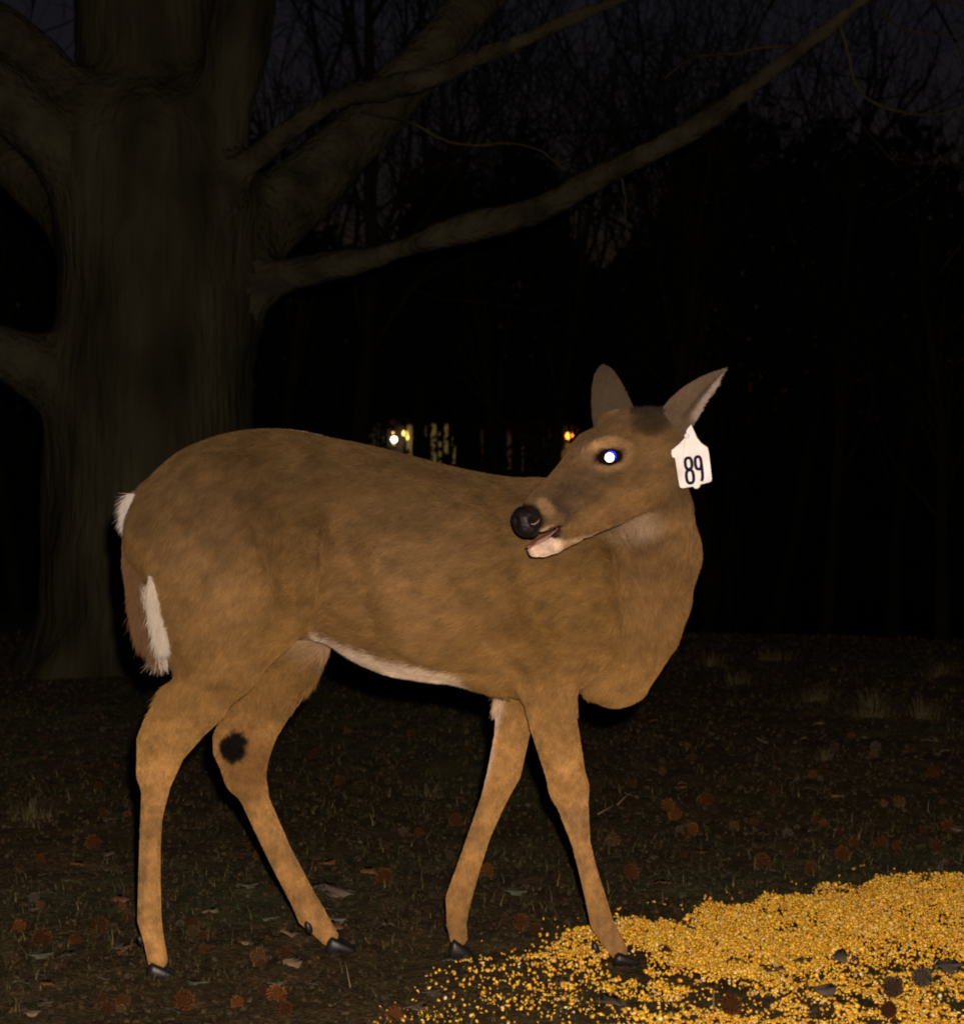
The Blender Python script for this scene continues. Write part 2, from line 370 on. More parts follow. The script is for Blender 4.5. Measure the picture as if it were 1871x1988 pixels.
def relief(V, N):
    px, py = proj(V); face = np.clip(-N[:, 1]*1.6, 0, 1)*(V[:, 1] < 4.02)*(~((V[:, 1] < 3.84) & (py < 1060)))
    px = px+(fbm(V*8, 2, 81)-.5)*14; py = py+(fbm(V*8, 2, 82)-.5)*14
    h = np.zeros(len(V))
    for pl, w_, a in (([(1178, 1000), (1190, 1044), (1204, 1085), (1218, 1140), (1230, 1190), (1245, 1260)], 24, -.012), ([(1186, 1030), (1197, 1065), (1210, 1110), (1216, 1150)], 8, -.004), ([(1160, 1040), (1172, 1110), (1186, 1180), (1196, 1270)], 22, .012),
                      ([(1131, 1400), (1125, 1350), (1132, 1312), (1158, 1292), (1200, 1288), (1235, 1300)], 11, -.012), ([(1110, 1370), (1160, 1345), (1215, 1330)], 34, .010), ([(1150, 1270), (1230, 1262)], 22, -.006),
                      ([(630, 960), (618, 1030), (610, 1090), (597, 1150), (580, 1230)], 14, .024), ([(575, 960), (562, 1040), (552, 1110), (540, 1190)], 30, -.028), ([(478, 990), (486, 1030), (500, 1085), (520, 1140), (532, 1190)], 12, .013),
                      ([(640, 980), (665, 1050), (685, 1130), (690, 1180)], 40, -.022), ([(1010, 1060), (1030, 1130), (1045, 1200), (1080, 1290)], 26, -.016), ([(920, 1210), (975, 1275), (1030, 1350)], 28, -.010),
                      ([(1110, 1080), (1128, 1150), (1138, 1220)], 26, .010), ([(1060, 1200), (1082, 1245), (1090, 1290)], 20, -.012), ([(420, 1310), (450, 1250), (475, 1180)], 20, -.010), ([(340, 1030), (400, 985), (480, 950)], 34, .006), ([(590, 880), (610, 930), (650, 1010)], 26, .008),
                      ([(1062, 1270), (1074, 1320), (1080, 1390)], 14, .008), ([(1040, 1330), (1050, 1400), (1075, 1460)], 10, -.005), ([(760, 940), (860, 985), (980, 1000)], 30, .006), ([(740, 1020), (850, 1060), (960, 1070)], 34, -.005),
                      ([(380, 1080), (400, 1160), (420, 1220)], 30, .008), ([(330, 1110), (345, 1180), (360, 1260)], 18, -.006),
                      ([(300, 1420), (312, 1500), (302, 1620), (300, 1700)], 7, .0025), ([(350, 1390), (330, 1450), (316, 1520)], 9, -.005), ([(283, 1560), (279, 1650), (276, 1740)], 4, -.002)):
        h += a*ridge(px, py, pl, w_)
    h += (fbm(V*9, 3, 51)-.5)*.018*(py < 1350)
    return V+N*(h*face)[:, None]
DV = relief(DV, DN); DN = vnormals(DV, DF)
print('deer verts', len(DV)); del fld.F

def inside_poly(px, py, poly):
    r = np.zeros(px.shape, bool); n = len(poly)
    for i in range(n):
        x0, y0 = poly[i]; x1, y1 = poly[(i+1) % n]
        c = ((y0 > py) != (y1 > py)) & (px < (x1-x0)*(py-y0)/((y1-y0)+1e-9)+x0); r ^= c
    return r
def blob(px, py, cx_, cy_, rx, ry, rot=0, soft=.5):
    ca, sa = math.cos(rot), math.sin(rot); dx, dy = px-cx_, py-cy_
    q = np.sqrt(((dx*ca+dy*sa)/rx)**2+((-dx*sa+dy*ca)/ry)**2)
    return 1-sstep(1-soft, 1+soft, q)
def pelt(V, N):
    px, py = proj(V); y = V[:, 1]; z = V[:, 2]
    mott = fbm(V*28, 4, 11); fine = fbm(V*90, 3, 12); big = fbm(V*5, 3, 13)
    px = px+(mott-.5)*12; py = py+(fine-.5)*10
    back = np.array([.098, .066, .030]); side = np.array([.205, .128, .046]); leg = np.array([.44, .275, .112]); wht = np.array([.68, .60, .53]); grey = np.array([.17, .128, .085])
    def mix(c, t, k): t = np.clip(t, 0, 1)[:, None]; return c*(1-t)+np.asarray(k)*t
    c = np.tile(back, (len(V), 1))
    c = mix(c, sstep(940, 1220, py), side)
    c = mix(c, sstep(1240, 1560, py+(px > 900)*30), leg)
    c = mix(c, blob(px, py, 790, 1130, 150, 140, 0, .8)*.35, np.array([.25, .17, .10]))  # body shading put into the coat colour: lighter over the ribs
    c = mix(c, blob(px, py, 400, 1130, 110, 150, 0, .8)*.28, np.array([.25, .175, .11]))  # haunch also painted lighter, as a shading hint
    c = mix(c, blob(px, py, 670, 1080, 60, 130, .2, .7)*.25, np.array([.15, .095, .042]))  # shade of the flank hollow painted as darker fur
    neck = sstep(1190, 1230, px)*sstep(1330, 1180, py)*sstep(960, 1010, py)
    c = mix(c, neck*.5, np.array([.235, .15, .075]))
    # belly
    xs_ = [560, 600, 640, 700, 780, 860, 905, 940, 980]; ys_ = [1190, 1215, 1232, 1258, 1284, 1296, 1308, 1345, 1400]
    line = np.interp(px, xs_, ys_)
    under = sstep(-4, 8, py-line)*sstep(600, 640, px)*(px < 975)*(py < 1380)
    legfar = (y > 4.04) & (px < 660)
    c = mix(c, under*(~legfar), wht)
    c = mix(c, legfar*sstep(1310, 1225, py)*sstep(540, 600, px)*.75, np.array([.44, .34, .27]))
    # inner near thigh edge, back edge of far front leg
    ffx = np.interp(py, [1361, 1423, 1498, 1558], [969, 956, 941, 928])
    c = mix(c, (y > 4.02)*(px < 1040)*(px > 900)*sstep(16, 4, px-ffx)*sstep(1560, 1480, py)*(py > 1345)*.7, wht)
    # tarsal gland
    g = blob(px+(fbm(V*70, 2, 71)-.5)*22, py+(fbm(V*70, 2, 72)-.5)*26, 456, 1449, 27, 31, .2, .22)*(y > 4.03); c = mix(c, blob(px, py, 480, 1490, 50, 70, 0, .6)*(y > 4.03)*.6, np.array([.17, .085, .03]))
    c = mix(c, g, np.array([.006, .004, .003]))
    # legs: grey front streaks
    c = mix(c, (py > 1560)*sstep(.42, .68, fbm(V*np.array([70, 70, 7]), 3, 31))*.5, np.array([.20, .145, .09]))
    # head
    hs = ((px-1205)*(.86)+(py-1040)*.5)   # distance beyond the jaw / neck line
    hd = (y < np.interp(px, [1000, 1230, 1300], [3.765, 3.86, 3.88]))*(py < 1100)*sstep(70, -10, hs+(py<930)*(py-930)*1.0)
    ax0 = np.array([1250, 850]); dxy = np.stack([px-ax0[0], py-ax0[1]], 1); along = -(dxy[:, 0]*.81-dxy[:, 1]*.58)
    c = mix(c, hd*1., np.array([.125, .086, .045]))
    c = mix(c, hd*blob(px, py, 1190, 1000, 130, 40, -.38, .7)*.7, np.array([.25, .155, .068]))
    c = mix(c, hd*blob(px, py, 1250, 900, 60, 80, 0, .7)*.4, np.array([.22, .14, .062]))
    c = mix(c, hd*blob(px, py, 1258, 822, 46, 24, -.1, .5)*.9, np.array([.028, .02, .014]))   # dark crown
    c = mix(c, hd*blob(px, py, 1150, 845, 60, 22, -.5, .6)*.6, np.array([.08, .055, .035]))
    c = mix(c, hd*blob(px, py, 1115, 948, 78, 30, -.62, .6)*.7, np.array([.075, .054, .036]))
    ring = blob(px, py, 1180, 884, 46, 31, -.2, .25)*(1-blob(px, py, 1182, 887, 33, 17, -.18, .2))
    c = mix(c, hd*ring*(.35+.5*sstep(905, 865, py)*sstep(1215, 1150, px)+.25*sstep(890, 912, py)*sstep(1150, 1190, px))*(1-.7*blob(px, py, 1150, 892, 12, 16, 0, .6)), np.array([.36, .25, .14]))
    c = mix(c, hd*blob(px, py, 1182, 887, 31, 18, -.18, .22), np.array([.02, .013, .01]))
    c = mix(c, hd*blob(px, py, 1058, 985, 22, 13, .75, .5)*.8, np.array([.33, .235, .145]))    # pale band behind the nose
    c = mix(c, hd*blob(px, py, 1024, 1013, 31, 33, 0, .10), np.array([.014, .011, .010]))
    c = mix(c, hd*blob(px, py, 1092, 990, 17, 24, -.5, .6)*.75, np.array([.09, .06, .045]))
    c = mix(c, hd*blob(px, py, 1058, 1034, 24, 8, -.4, .4)*.8, np.array([.55, .45, .35]))
    c = mix(c, hd*blob(px, py, 1120, 1052, 45, 8, -.28, .5)*.6, np.array([.5, .38, .26]))
    c = mix(c, hd*blob(px, py, 1058, 1066, 34, 22, -.3, .25)*(py > 1040), np.array([.72, .62, .58]))
    c = mix(c, hd*blob(px, py, 1076, 1041, 8, 7, 0, .4), np.array([.03, .018, .016]))
    gap = np.abs((py-1026)+(px-1084)*.50)
    c = mix(c, hd*sstep(11, 5, gap)*(px > 1018)*(px < 1088)*.95, np.array([.06, .022, .02]))
    # throat
    c = mix(c, blob(px, py, 1235, 1022, 44, 22, -.25, .8)*(y > 3.77)*(y < 3.98)*.6, np.array([.46, .38, .32]))
    # dark scuffs
    for (a, b_, r1, r2, ro) in ((580, 858, 9, 7, 0), (688, 930, 14, 3, .9), (400, 1005, 12, 3, .7), (560, 905, 14, 4, -.6), (700, 905, 12, 4, .4), (620, 930, 10, 3, 1), (840, 1045, 10, 6, 0), (1000, 1120, 8, 6, 0)):
        c = mix(c, blob(px, py, a, b_, r1, r2, ro, .6)*(y < 4.05)*.45, np.array([.05, .035, .022]))
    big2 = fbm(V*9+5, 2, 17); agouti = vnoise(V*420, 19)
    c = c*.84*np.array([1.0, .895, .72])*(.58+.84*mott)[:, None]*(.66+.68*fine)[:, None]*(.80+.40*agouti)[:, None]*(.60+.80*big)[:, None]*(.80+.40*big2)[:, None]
    return np.clip(c, 0, .9)

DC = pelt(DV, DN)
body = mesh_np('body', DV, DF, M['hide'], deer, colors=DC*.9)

# ---- hair strands
def hairs(name, roots, nrm, dirs, length, lift, col, parent, rad=.00042, npt=4, droop=0.0, jitter=.25):
    n = len(roots); t = dirs-nrm*np.sum(dirs*nrm, 1, keepdims=True)
    t = t+rng.normal(0, jitter, (n, 3)); t = t-nrm*np.sum(t*nrm, 1, keepdims=True)
    t /= np.linalg.norm(t, axis=1, keepdims=True)+1e-9
    lift = np.broadcast_to(lift, (n,)); L = np.asarray(length)
    pos = np.zeros((n, npt, 3)); cur = roots.copy(); pos[:, 0] = cur-nrm*.001
    for k in range(1, npt):
        a = lift*(1-.75*(k-1)/(npt-1)); dr = t*np.cos(a)[:, None]+nrm*np.sin(a)[:, None]; dr[:, 2] -= droop*k
        dr /= np.linalg.norm(dr, axis=1, keepdims=True); cur = cur+dr*(L/(npt-1))[:, None]; pos[:, k] = cur
    cu = bpy.data.hair_curves.new(name); cu.add_curves([npt]*n)
    cu.attributes['position'].data.foreach_set('vector', pos.astype(np.float32).ravel())
    ra = cu.attributes.get('radius') or cu.attributes.new('radius', 'FLOAT', 'POINT')
    prof = np.array([1, .95, .7, .12] if npt == 4 else np.linspace(1, .1, npt)); rr = np.broadcast_to(np.asarray(rad), (n,))
    ra.data.foreach_set('value', (rr[:, None]*prof[None]).astype(np.float32).ravel())
    ca = cu.attributes.new('col', 'FLOAT_COLOR', 'POINT')
    cc = np.ones((n, npt, 4), np.float32); shade = rng.uniform(.75, 1.25, (n, 1)); cc[:, :, :3] = (col*shade)[:, None, :]
    ca.data.foreach_set('color', np.clip(cc, 0, 1).ravel())
    cu.materials.append(M['hair'])
    return tag(link(bpy.data.objects.new(name, cu), parent), kind='stuff')
def sample(V, F, n, wf=None):
    T1 = np.concatenate([F[:, [0, 1, 2]], F[:, [0, 2, 3]]]) if F.shape[1] == 4 else F
    a, b_, c = V[T1[:, 0]], V[T1[:, 1]], V[T1[:, 2]]; ar = np.linalg.norm(np.cross(b_-a, c-a), axis=1)
    if wf is not None: ar = ar*wf((a+b_+c)/3)
    i = rng.choice(len(T1), n, p=ar/ar.sum()); r1 = np.sqrt(rng.random(n)); r2 = rng.random(n)
    w0, w1, w2 = 1-r1, r1*(1-r2), r1*r2
    return T1[i], np.stack([w0, w1, w2], 1)
def wf(Cn):
    px, py = proj(Cn); wgt = np.where(Cn[:, 1] > 4.08, .35, 1.)
    wgt = np.where((Cn[:, 1] < 3.86) & (px < 1330) & (py < 1100), 2.4, wgt)
    wgt = np.where(py > 1380, 1.5, wgt)
    # bare places: eye, mouth, nose
    wgt = np.where((Cn[:, 1] < 3.80) & ((blob(px, py, 1182, 887, 30, 16, -.18, .1) > .5) | ((px < 1052) & (py < 1046) & (blob(px, py, 1020, 1012, 34, 34, 0, .1) > .5))), 0, wgt)
    gap = np.abs((py-1027)+(px-1084)*.52)
    return np.where((Cn[:, 1] < 3.80) & (px < 1092) & (gap < 9), 0, wgt)
NH = 420000
Ti, Wt = sample(DV, DF, NH, wf)
R = (DV[Ti]*Wt[..., None]).sum(1); Nn = (DN[Ti]*Wt[..., None]).sum(1); Nn /= np.linalg.norm(Nn, axis=1, keepdims=True)
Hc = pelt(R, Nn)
px, py = proj(R); yy = R[:, 1]
dirs = np.tile(np.array([-1., 0, -.45]), (NH, 1))
wr = sstep(620, 420, px)[:, None]; dirs = dirs*(1-wr)+np.array([-.55, 0, -1.])*wr
wl = sstep(1260, 1400, py)[:, None]; dirs = dirs*(1-wl)+np.array([-.1, 0, -1.])*wl
nk = (sstep(1170, 1230, px)*sstep(1350, 1250, py))[:, None]; dirs = dirs*(1-nk)+np.array([.0, .25, -1.])*nk
hdm = ((yy < np.interp(px, [1000, 1230, 1300], [3.765, 3.86, 3.88])) & (py < 1100) & ((px-1205)*.86+(py-1040)*.5+(py < 930)*(py-930) < 30+rng.normal(0, 14, NH))); dirs[hdm] = np.array([.78, .35, .42])
belly = (px > 600) & (px < 980) & (py > 1225) & (py < 1370) & (Nn[:, 2] < .1)
L = np.where(py > 1380, .0064, .0145); L = np.where(hdm, .0075, L); L = np.where(belly, .026, L)
L = np.where((px < 340) & (py > 1100) & (py < 1350), .026, L)
snout = hdm & (px < 1110); L = np.where(snout, .004, L)
rump = (px < 300) & (py < 1200) & ~hdm; L = np.where(rump, .022, L)
L = L*rng.uniform(.7, 1.25, NH)
lift = np.where(py > 1380, .16, .20); lift = np.where(hdm, .25, lift); lift = np.where(belly, .35, lift)
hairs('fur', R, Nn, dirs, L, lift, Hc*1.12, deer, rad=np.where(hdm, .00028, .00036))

# ---- tail: brown upper side with long white fringe
ft = Field(np.arange(-.70, -.50, .004), np.arange(3.95, 4.20, .004), np.arange(.50, .92, .004))
ft.chain(pn([(275, 975, 20, 4.07), (260, 1020, 17, 4.06), (258, 1090, 17, 4.05), (268, 1160, 18, 4.04), (284, 1220, 17, 4.03), (303, 1262, 9, 4.02)]), .01, 1.3)
TV, TF = ft.nets(); TV = smooth(TV, TF, 2); TN = vnormals(TV, TF)
tpx, tpy = proj(TV)
tline = np.interp(tpy, [960, 1020, 1090, 1160, 1220, 1262], [275, 260, 258, 268, 284, 303])
def tailcol(px_, py_):
    ln = np.interp(py_, [960, 1020, 1090, 1160, 1220, 1262, 1300], [275, 260, 258, 272, 288, 300, 305])
    wv_ = (sstep(1120, 1150, py_)*sstep(0, 9, px_-ln))[:, None]
    up = (blob(px_, py_, 248, 985, 18, 30, .5, .4))[:, None]
    c = np.array([.12, .066, .030])*(1-wv_)+np.array([.70, .64, .55])*wv_
    return c*(1-up)+np.array([.70, .66, .60])*up
tail = mesh_np('tail', TV, TF, M['hide'], deer, colors=tailcol(tpx, tpy)*.9)
Ti, Wt = sample(TV, TF, 15000); R = (TV[Ti]*Wt[..., None]).sum(1); Nn = (TN[Ti]*Wt[..., None]).sum(1)
px, py = proj(R); c = tailcol(px, py); low = sstep(1130, 1200, py)
hairs('tail_hair', R, Nn, np.tile([.16, -.02, -1.], (len(R), 1)), (.018+.022*low)*rng.uniform(.6, 1.2, len(R)), .35, c*1.15, tail, rad=.00045, droop=.05)
# white tuft beside the tail root and fringe at its right edge
n = 2600; t = rng.random(n)
R = np.stack([P(a, b_, y_) for a, b_, y_ in zip(262+6*rng.normal(size=n), 958+t*52, 4.03+.03*rng.random(n))])
hairs('tail_tuft', R, np.tile([-.6, -.6, .2], (n, 1))/.872, np.tile([-.75, -.1, -.75], (n, 1)), rng.uniform(.010, .038, n), .35, np.tile([.52, .49, .44], (n, 1)), tail, rad=.0004, jitter=.32)
n = 9000; t = rng.random(n)**.8
cxx = np.interp(t, [0, .35, .75, 1], [290, 300, 312, 312]); cyy = 1118+t*122
R = np.stack([P(a, b_, y_) for a, b_, y_ in zip(cxx+rng.normal(0, 1, n)*np.interp(t, [0, .3, .7, 1], [1, 5, 8, 4]), cyy, 3.93+.03*rng.random(n))])
hairs('tail_fringe', R, np.tile([.3, -.95, .05], (n, 1)), np.tile([.22, -.05, -1.], (n, 1)), rng.uniform(.015, .044, n), .2, np.tile([.52, .47, .38], (n, 1)), tail, rad=.0004, jitter=.24)

# ---- ears
def make_ear(base, tip, nrm, wmax, phi, prof, shade_):
    base = np.array(base); tip = np.array(tip); a = tip-base; Ln = np.linalg.norm(a); a /= Ln
    nrm = np.array(nrm, float); nrm -= a*(nrm@a); nrm /= np.linalg.norm(nrm); bdir = np.cross(a, nrm)
    ns, ntt = 26, 17; outer = []; inner = []
    for i in range(ns):
        s_ = i/(ns-1); wv_ = wmax*np.interp(s_, *prof)+.0006
        ph = phi*(1.25-.5*s_)
        for j in range(ntt):
            tt = -1+2*j/(ntt-1); an = ph*tt; r = wv_/math.sin(min(ph, math.pi/2))
            c0 = base+a*Ln*s_+nrm*(.012*math.sin(s_*math.pi))
            off = bdir*r*math.sin(an)+nrm*(r*(math.cos(an)-1)+r*.45)
            outer.append(c0+off); th = .0022; rr = bdir*math.sin(an)+nrm*math.cos(an); inner.append(c0+off-rr*th*(1-.7*abs(tt)))
    V = np.array(outer+inner); o = ns*ntt; F = []
    for i in range(ns-1):
        for j in range(ntt-1):
            k = i*ntt+j; F.append((k, k+1, k+ntt+1, k+ntt)); F.append((o+k, o+k+ntt, o+k+ntt+1, o+k+1))
        for j, fl_ in ((0, 1), (ntt-1, 0)):
            k = i*ntt+j; f = (k, k+ntt, o+k+ntt, o+k); F.append(f if fl_ else f[::-1])
    F = np.array(F); C_ = np.zeros((len(V), 3)); m = fbm(V*60, 3, 5)[:, None]; TT = np.tile(-1+2*np.arange(ntt)/(ntt-1), ns); SS = np.repeat(np.arange(ns)/(ns-1), ntt); low_ = TT*(-1 if bdir[2] > 0 else 1)
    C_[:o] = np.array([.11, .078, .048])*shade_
    if shade_ > .7:
        rim = (sstep(.60, .72, low_)*sstep(.25, .4, SS)*sstep(1, .85, SS))[:, None]; groove_shade = (np.exp(-((low_-.52)/.09)**2)*sstep(.2, .4, SS))[:, None]  # shade of the ear's inner groove is painted as a dark line
        C_[:o] = C_[:o]*(1-rim)+np.array([.24, .19, .16])*rim; C_[:o] *= 1-.6*groove_shade; C_[o:] = np.array([.40, .32, .27]); C_ *= (.7+.6*m)
    N = vnormals(V, F)
    cen = V[F].mean(1); sgn = np.sum(np.cross(V[F[:, 2]]-V[F[:, 0]], V[F[:, 3]]-V[F[:, 1]])*nrm, 1)[::2]
    if np.median(sgn) < 0: F = F[:, ::-1]; N = vnormals(V, F)
    e_ = mesh_np('ear', V, F, M['hide'], deer, colors=C_)
    Fo = F[(F < o).all(1)]; Ti, Wt = sample(V, Fo, 9000); R = (V[Ti]*Wt[..., None]).sum(1); Nn = (N[Ti]*Wt[..., None]).sum(1)
    c = (C_[Ti]*Wt[..., None]).sum(1)*1.25
    hairs('ear_hair', R, Nn, np.tile(a, (9000, 1)), rng.uniform(.004, .009, 9000), .3, c, e_, rad=.0003)
    Fi = F[(F >= o).all(1)]; Ti, Wt = sample(V, Fi, 5000); R = (V[Ti]*Wt[..., None]).sum(1); Nn = (N[Ti]*Wt[..., None]).sum(1)
    hairs('inner_ear_hair', R, Nn, np.tile(a, (5000, 1)), rng.uniform(.003, .006, 5000), .5, np.tile([.30, .25, .21], (5000, 1)), e_, rad=.0003)
    return e_
near_ear = make_ear(P(1285, 838, 3.79), P(1407, 718, 3.775), (-.45, -.80, .40), .031, 1.25, ([0, .15, .3, .5, .7, .85, .95, 1], [.85, .98, 1, .86, .60, .34, .13, 0]), .85)
make_ear(P(1194, 824, 3.835), P(1170, 711, 3.865), (-.15, -1, .05), .034, 1.15, ([0, .2, .4, .6, .8, .9, .97, 1], [1.05, .98, .86, .72, .52, .36, .18, 0]), .48)  # far ear is less lit; that dimness is put into its fur colour
n = 1500; t = rng.random(n); fx = np.interp(t, [0, .5, 1], [1346, 1366, 1392]); fy = np.interp(t, [0, .5, 1], [814, 778, 744])
R = np.stack([P(a+rng.normal(0, 2.2), b_+rng.normal(0, 2.2), 3.765+rng.random()*.008) for a, b_ in zip(fx, fy)])
hairs('inner_ear_hair', R, np.tile([.3, -.9, -.2], (n, 1)), np.tile([.45, 0, .7], (n, 1)), rng.uniform(.003, .007, n), .25, np.tile([.32, .27, .23], (n, 1)), near_ear, rad=.0003)
n = 1300; R = np.stack([P(rng.uniform(1222, 1285), 805-rng.random()*8+abs(rng.normal(0, 4)), 3.80+rng.normal(0, .02)) for _ in range(n)])
hairs('crown_tuft', R, np.tile([.1, -.5, .85], (n, 1)), np.tile([.6, 0, .5], (n, 1)), rng.uniform(.008, .016, n), .9, np.tile([.028, .020, .014], (n, 1)), deer, rad=.00035)

# ---- eyes, nose, mouth
def uvsphere(c, r, seg=32, ring=18, rot=None):
    V = []; F = []
    for i in range(ring+1):
        a = math.pi*i/ring
        for j in range(seg):
            b_ = 2*math.pi*j/seg; V.append((math.sin(a)*math.cos(b_), math.sin(a)*math.sin(b_), math.cos(a)))
    V = np.array(V); 
    for i in range(ring):
        for j in range(seg): F.append((i*seg+j, (i+1)*seg+j, (i+1)*seg+(j+1) % seg, i*seg+(j+1) % seg))
    V = V*np.array(r)
    if rot is not None: V = V@np.array(rot).T
    return V+np.array(c), np.array(F)
def roty(a): c, s_ = math.cos(a), math.sin(a); return np.array([[c, 0, s_], [0, 1, 0], [-s_, 0, c]])
ec = P(1183, 887, 3.728); V, F = uvsphere(ec, (.0225, .017, .0145), rot=roty(-.15)); eye = mesh_np('eye', V, F, M['eye'], deer)
ec2 = P(1118, 884, 3.822); V, F = uvsphere(ec2, (.012, .010, .012)); mesh_np('eye', V, F, M['eye'], deer)
def disc(name, c, r0, r1, nrm, m, parent, bulge=.0):
    nrm = np.array(nrm, float); nrm /= np.linalg.norm(nrm); u = np.cross(nrm, [0, 0, 1.]); u /= np.linalg.norm(u); v = np.cross(u, nrm)
    n = 40; V = [np.array(c)+nrm*bulge]; 
    for rr, bb in ((r0, bulge*.7), (r1, 0)):
        for j in range(n): a = 2*math.pi*j/n; V.append(np.array(c)+(u*math.cos(a)+v*math.sin(a))*rr+nrm*bb)
    F3 = [(0, 1+j, 1+(j+1) % n) for j in range(n)]; F4 = [(1+j, 1+n+j, 1+n+(j+1) % n, 1+(j+1) % n) for j in range(n)]
    return mesh_np(name, np.array(V), [np.array(F3), np.array(F4)], m, parent)
pc = P(1183, 888, 3.7095); pc2 = P(1185.5, 885.5, 3.7100)
half = np.array([.0225, 0, CAMZ+.037])-pc                    # the reflecting layer behind the pupil faces the flash
disc('pupil', pc, .005, .0074, half, M['eyeshine'], eye)
disc('pupil_rim', pc2+np.array([0, .0006, 0]), .007, .0087, half, M['eyeshine_rim'], eye)
# nose pad with nostril
V, F = uvsphere((0, 0, 0), (.0245, .026, .0250), 48, 32)
d_ = V/np.linalg.norm(V, axis=1, keepdims=True)
def dent(V, ctr, rad, dep):
    q_ = np.sum(d_*ctr, 1); return V*(1-dep*sstep(math.cos(rad), 1, q_))[:, None]
for cdir in (np.array([.42, -.88, .02]), np.array([-.75, -.62, .05])): V = dent(V, cdir/np.linalg.norm(cdir), .42, .30)
V = np.sign(V)*np.abs(V/.028)**.88*.028*np.array([.98, .95, 1.0]); V[:, 0] -= V[:, 2]*.12; V[:, 2] *= np.where(V[:, 2] < 0, 1.06, .93)
nc = P(1023, 1012, 3.692)
V = V*(1+.10*(fbm(d_*3, 2, 3)-.5)+.03*(fbm(d_*14, 2, 8)-.5))[:, None]+nc
nose = mesh_np('nose', V, F, M['nose'], deer)
def tube(pts, rad, seg=8):
    pts = np.array(pts, float); n = len(pts); rad = np.broadcast_to(rad, (n,)); V = []; F = []
    tg = np.gradient(pts, axis=0); tg /= np.linalg.norm(tg, axis=1, keepdims=True)+1e-12
    ref = np.array([0., 0, 1.]) if abs(tg[0][2]) < .9 else np.array([1., 0, 0]); u = np.cross(tg[0], ref); u /= np.linalg.norm(u)
    for i in range(n):
        u = u-tg[i]*(u@tg[i]); u /= np.linalg.norm(u)+1e-12; v = np.cross(tg[i], u)
        for j in range(seg): a = 2*math.pi*j/seg; V.append(pts[i]+(u*math.cos(a)+v*math.sin(a))*rad[i])
    for i in range(n-1):
        for j in range(seg): F.append((i*seg+j, i*seg+(j+1) % seg, (i+1)*seg+(j+1) % seg, (i+1)*seg+j))
    V.append(pts[0]); V.append(pts[-1]); F3 = [(n*seg, (j+1) % seg, j) for j in range(seg)]+[(n*seg+1, (n-1)*seg+j, (n-1)*seg+(j+1) % seg) for j in range(seg)]
    return np.array(V), np.array(F), np.array(F3)
V, F, F3 = tube([P(a, b_, 3.6645+.0015*k) for k, (a, b_) in enumerate(((1030, 1017), (1037, 1018), (1043, 1014), (1047, 1008)))], [.0005, .0011, .0011, .0005]); mesh_np('nostril', V, [F, F3], M['nostril'], nose)
# tongue and mouth lining
V, F = uvsphere(P(1047, 1049, 3.706), (.025, .012, .0036), rot=roty(-.50)); mesh_np('tongue', V, F, M['mouth'], deer)
V, F, F3 = tube([P(a, b_, 3.681) for a, b_ in ((1024, 1066), (1034, 1060), (1050, 1051), (1064, 1043), (1076, 1032), (1084, 1025))], [.0008, .0012, .0013, .0012, .0010, .0006]); mesh_np('lip', V, [F, F3], M['mouth'], deer)
# whiskers
n = 26; R = np.stack([P(a, b_, 3.682) for a, b_ in zip(rng.uniform(1040, 1085, n), rng.uniform(1000, 1018, n))])
hairs('whiskers', R, np.tile([-.1, -.95, -.1], (n, 1)), np.tile([-.2, -.2, -1.], (n, 1)), rng.uniform(.015, .03, n), .8, np.tile([.10, .07, .05], (n, 1)), deer, rad=.0002)

# ---- hooves
def hoof(hx0, hx1, ytop, Y, ang=0., up=0.0):
    """cloven hoof, heel at hx0, toe at hx1 (display px), standing on the soil"""
    x0 = P(hx0, 1850, Y)[0]; x1 = P(hx1, 1850, Y)[0]; zt = P(hx0, ytop, Y)[2]
    g = float(terrain(np.array([(x0+x1)/2]), np.array([Y]))[0])-.004+up; Ln = x1-x0
    h_ = empty('hoof', ((x0+x1)/2, Y, g)); h_.parent = deer; h_.matrix_parent_inverse = Matrix.Translation(-deer.location)
    for sgn in (-1, 1):
        V = []; F = []; ns = 9; nr = 12
        for i in range(ns):
            s_ = i/(ns-1); x = x0+Ln*s_; ht = (zt-g)*(1-.80*s_**1.25); wd_ = .0105*(1-.55*s_**2)*(.8+.2*math.sin(s_*3.1)); yc_ = Y+sgn*(.0118-.004*s_)
            if i == 0 or i == ns-1: ht *= .75; wd_ *= .6
            for j in range(nr):
                a = 2*math.pi*j/nr; cy_ = math.cos(a); sz = math.sin(a)
                V.append((x+.003*sz*(1-s_), yc_+wd_*np.sign(cy_)*abs(cy_)**.7, g+ht*.5+ht*.5*np.sign(sz)*abs(sz)**.6))
        for i in range(ns-1):
            for j in range(nr): F.append((i*nr+j, (i+1)*nr+j, (i+1)*nr+(j+1) % nr, i*nr+(j+1) % nr))
        V.append(np.mean(V[:nr], axis=0)); V.append(np.mean(V[(ns-1)*nr:ns*nr], axis=0)); a_, b_ = len(V)-2, len(V)-1
        F3 = [(a_, j, (j+1) % nr) for j in range(nr)]+[(b_, (ns-1)*nr+(j+1) % nr, (ns-1)*nr+j) for j in range(nr)]
        o = mesh_np('toe', np.array(V), [np.array(F), np.array(F3)], M['hoof'], None)
        o.parent = h_; o.matrix_parent_inverse = Matrix.Translation(-h_.location)-Matrix.Identity(4)+Matrix.Identity(4)
        o.matrix_parent_inverse = (Matrix.Translation(-deer.location) @ Matrix.Translation(Vector((0, 0, 0)))) if False else Matrix.Translation(-h_.location)
    return h_
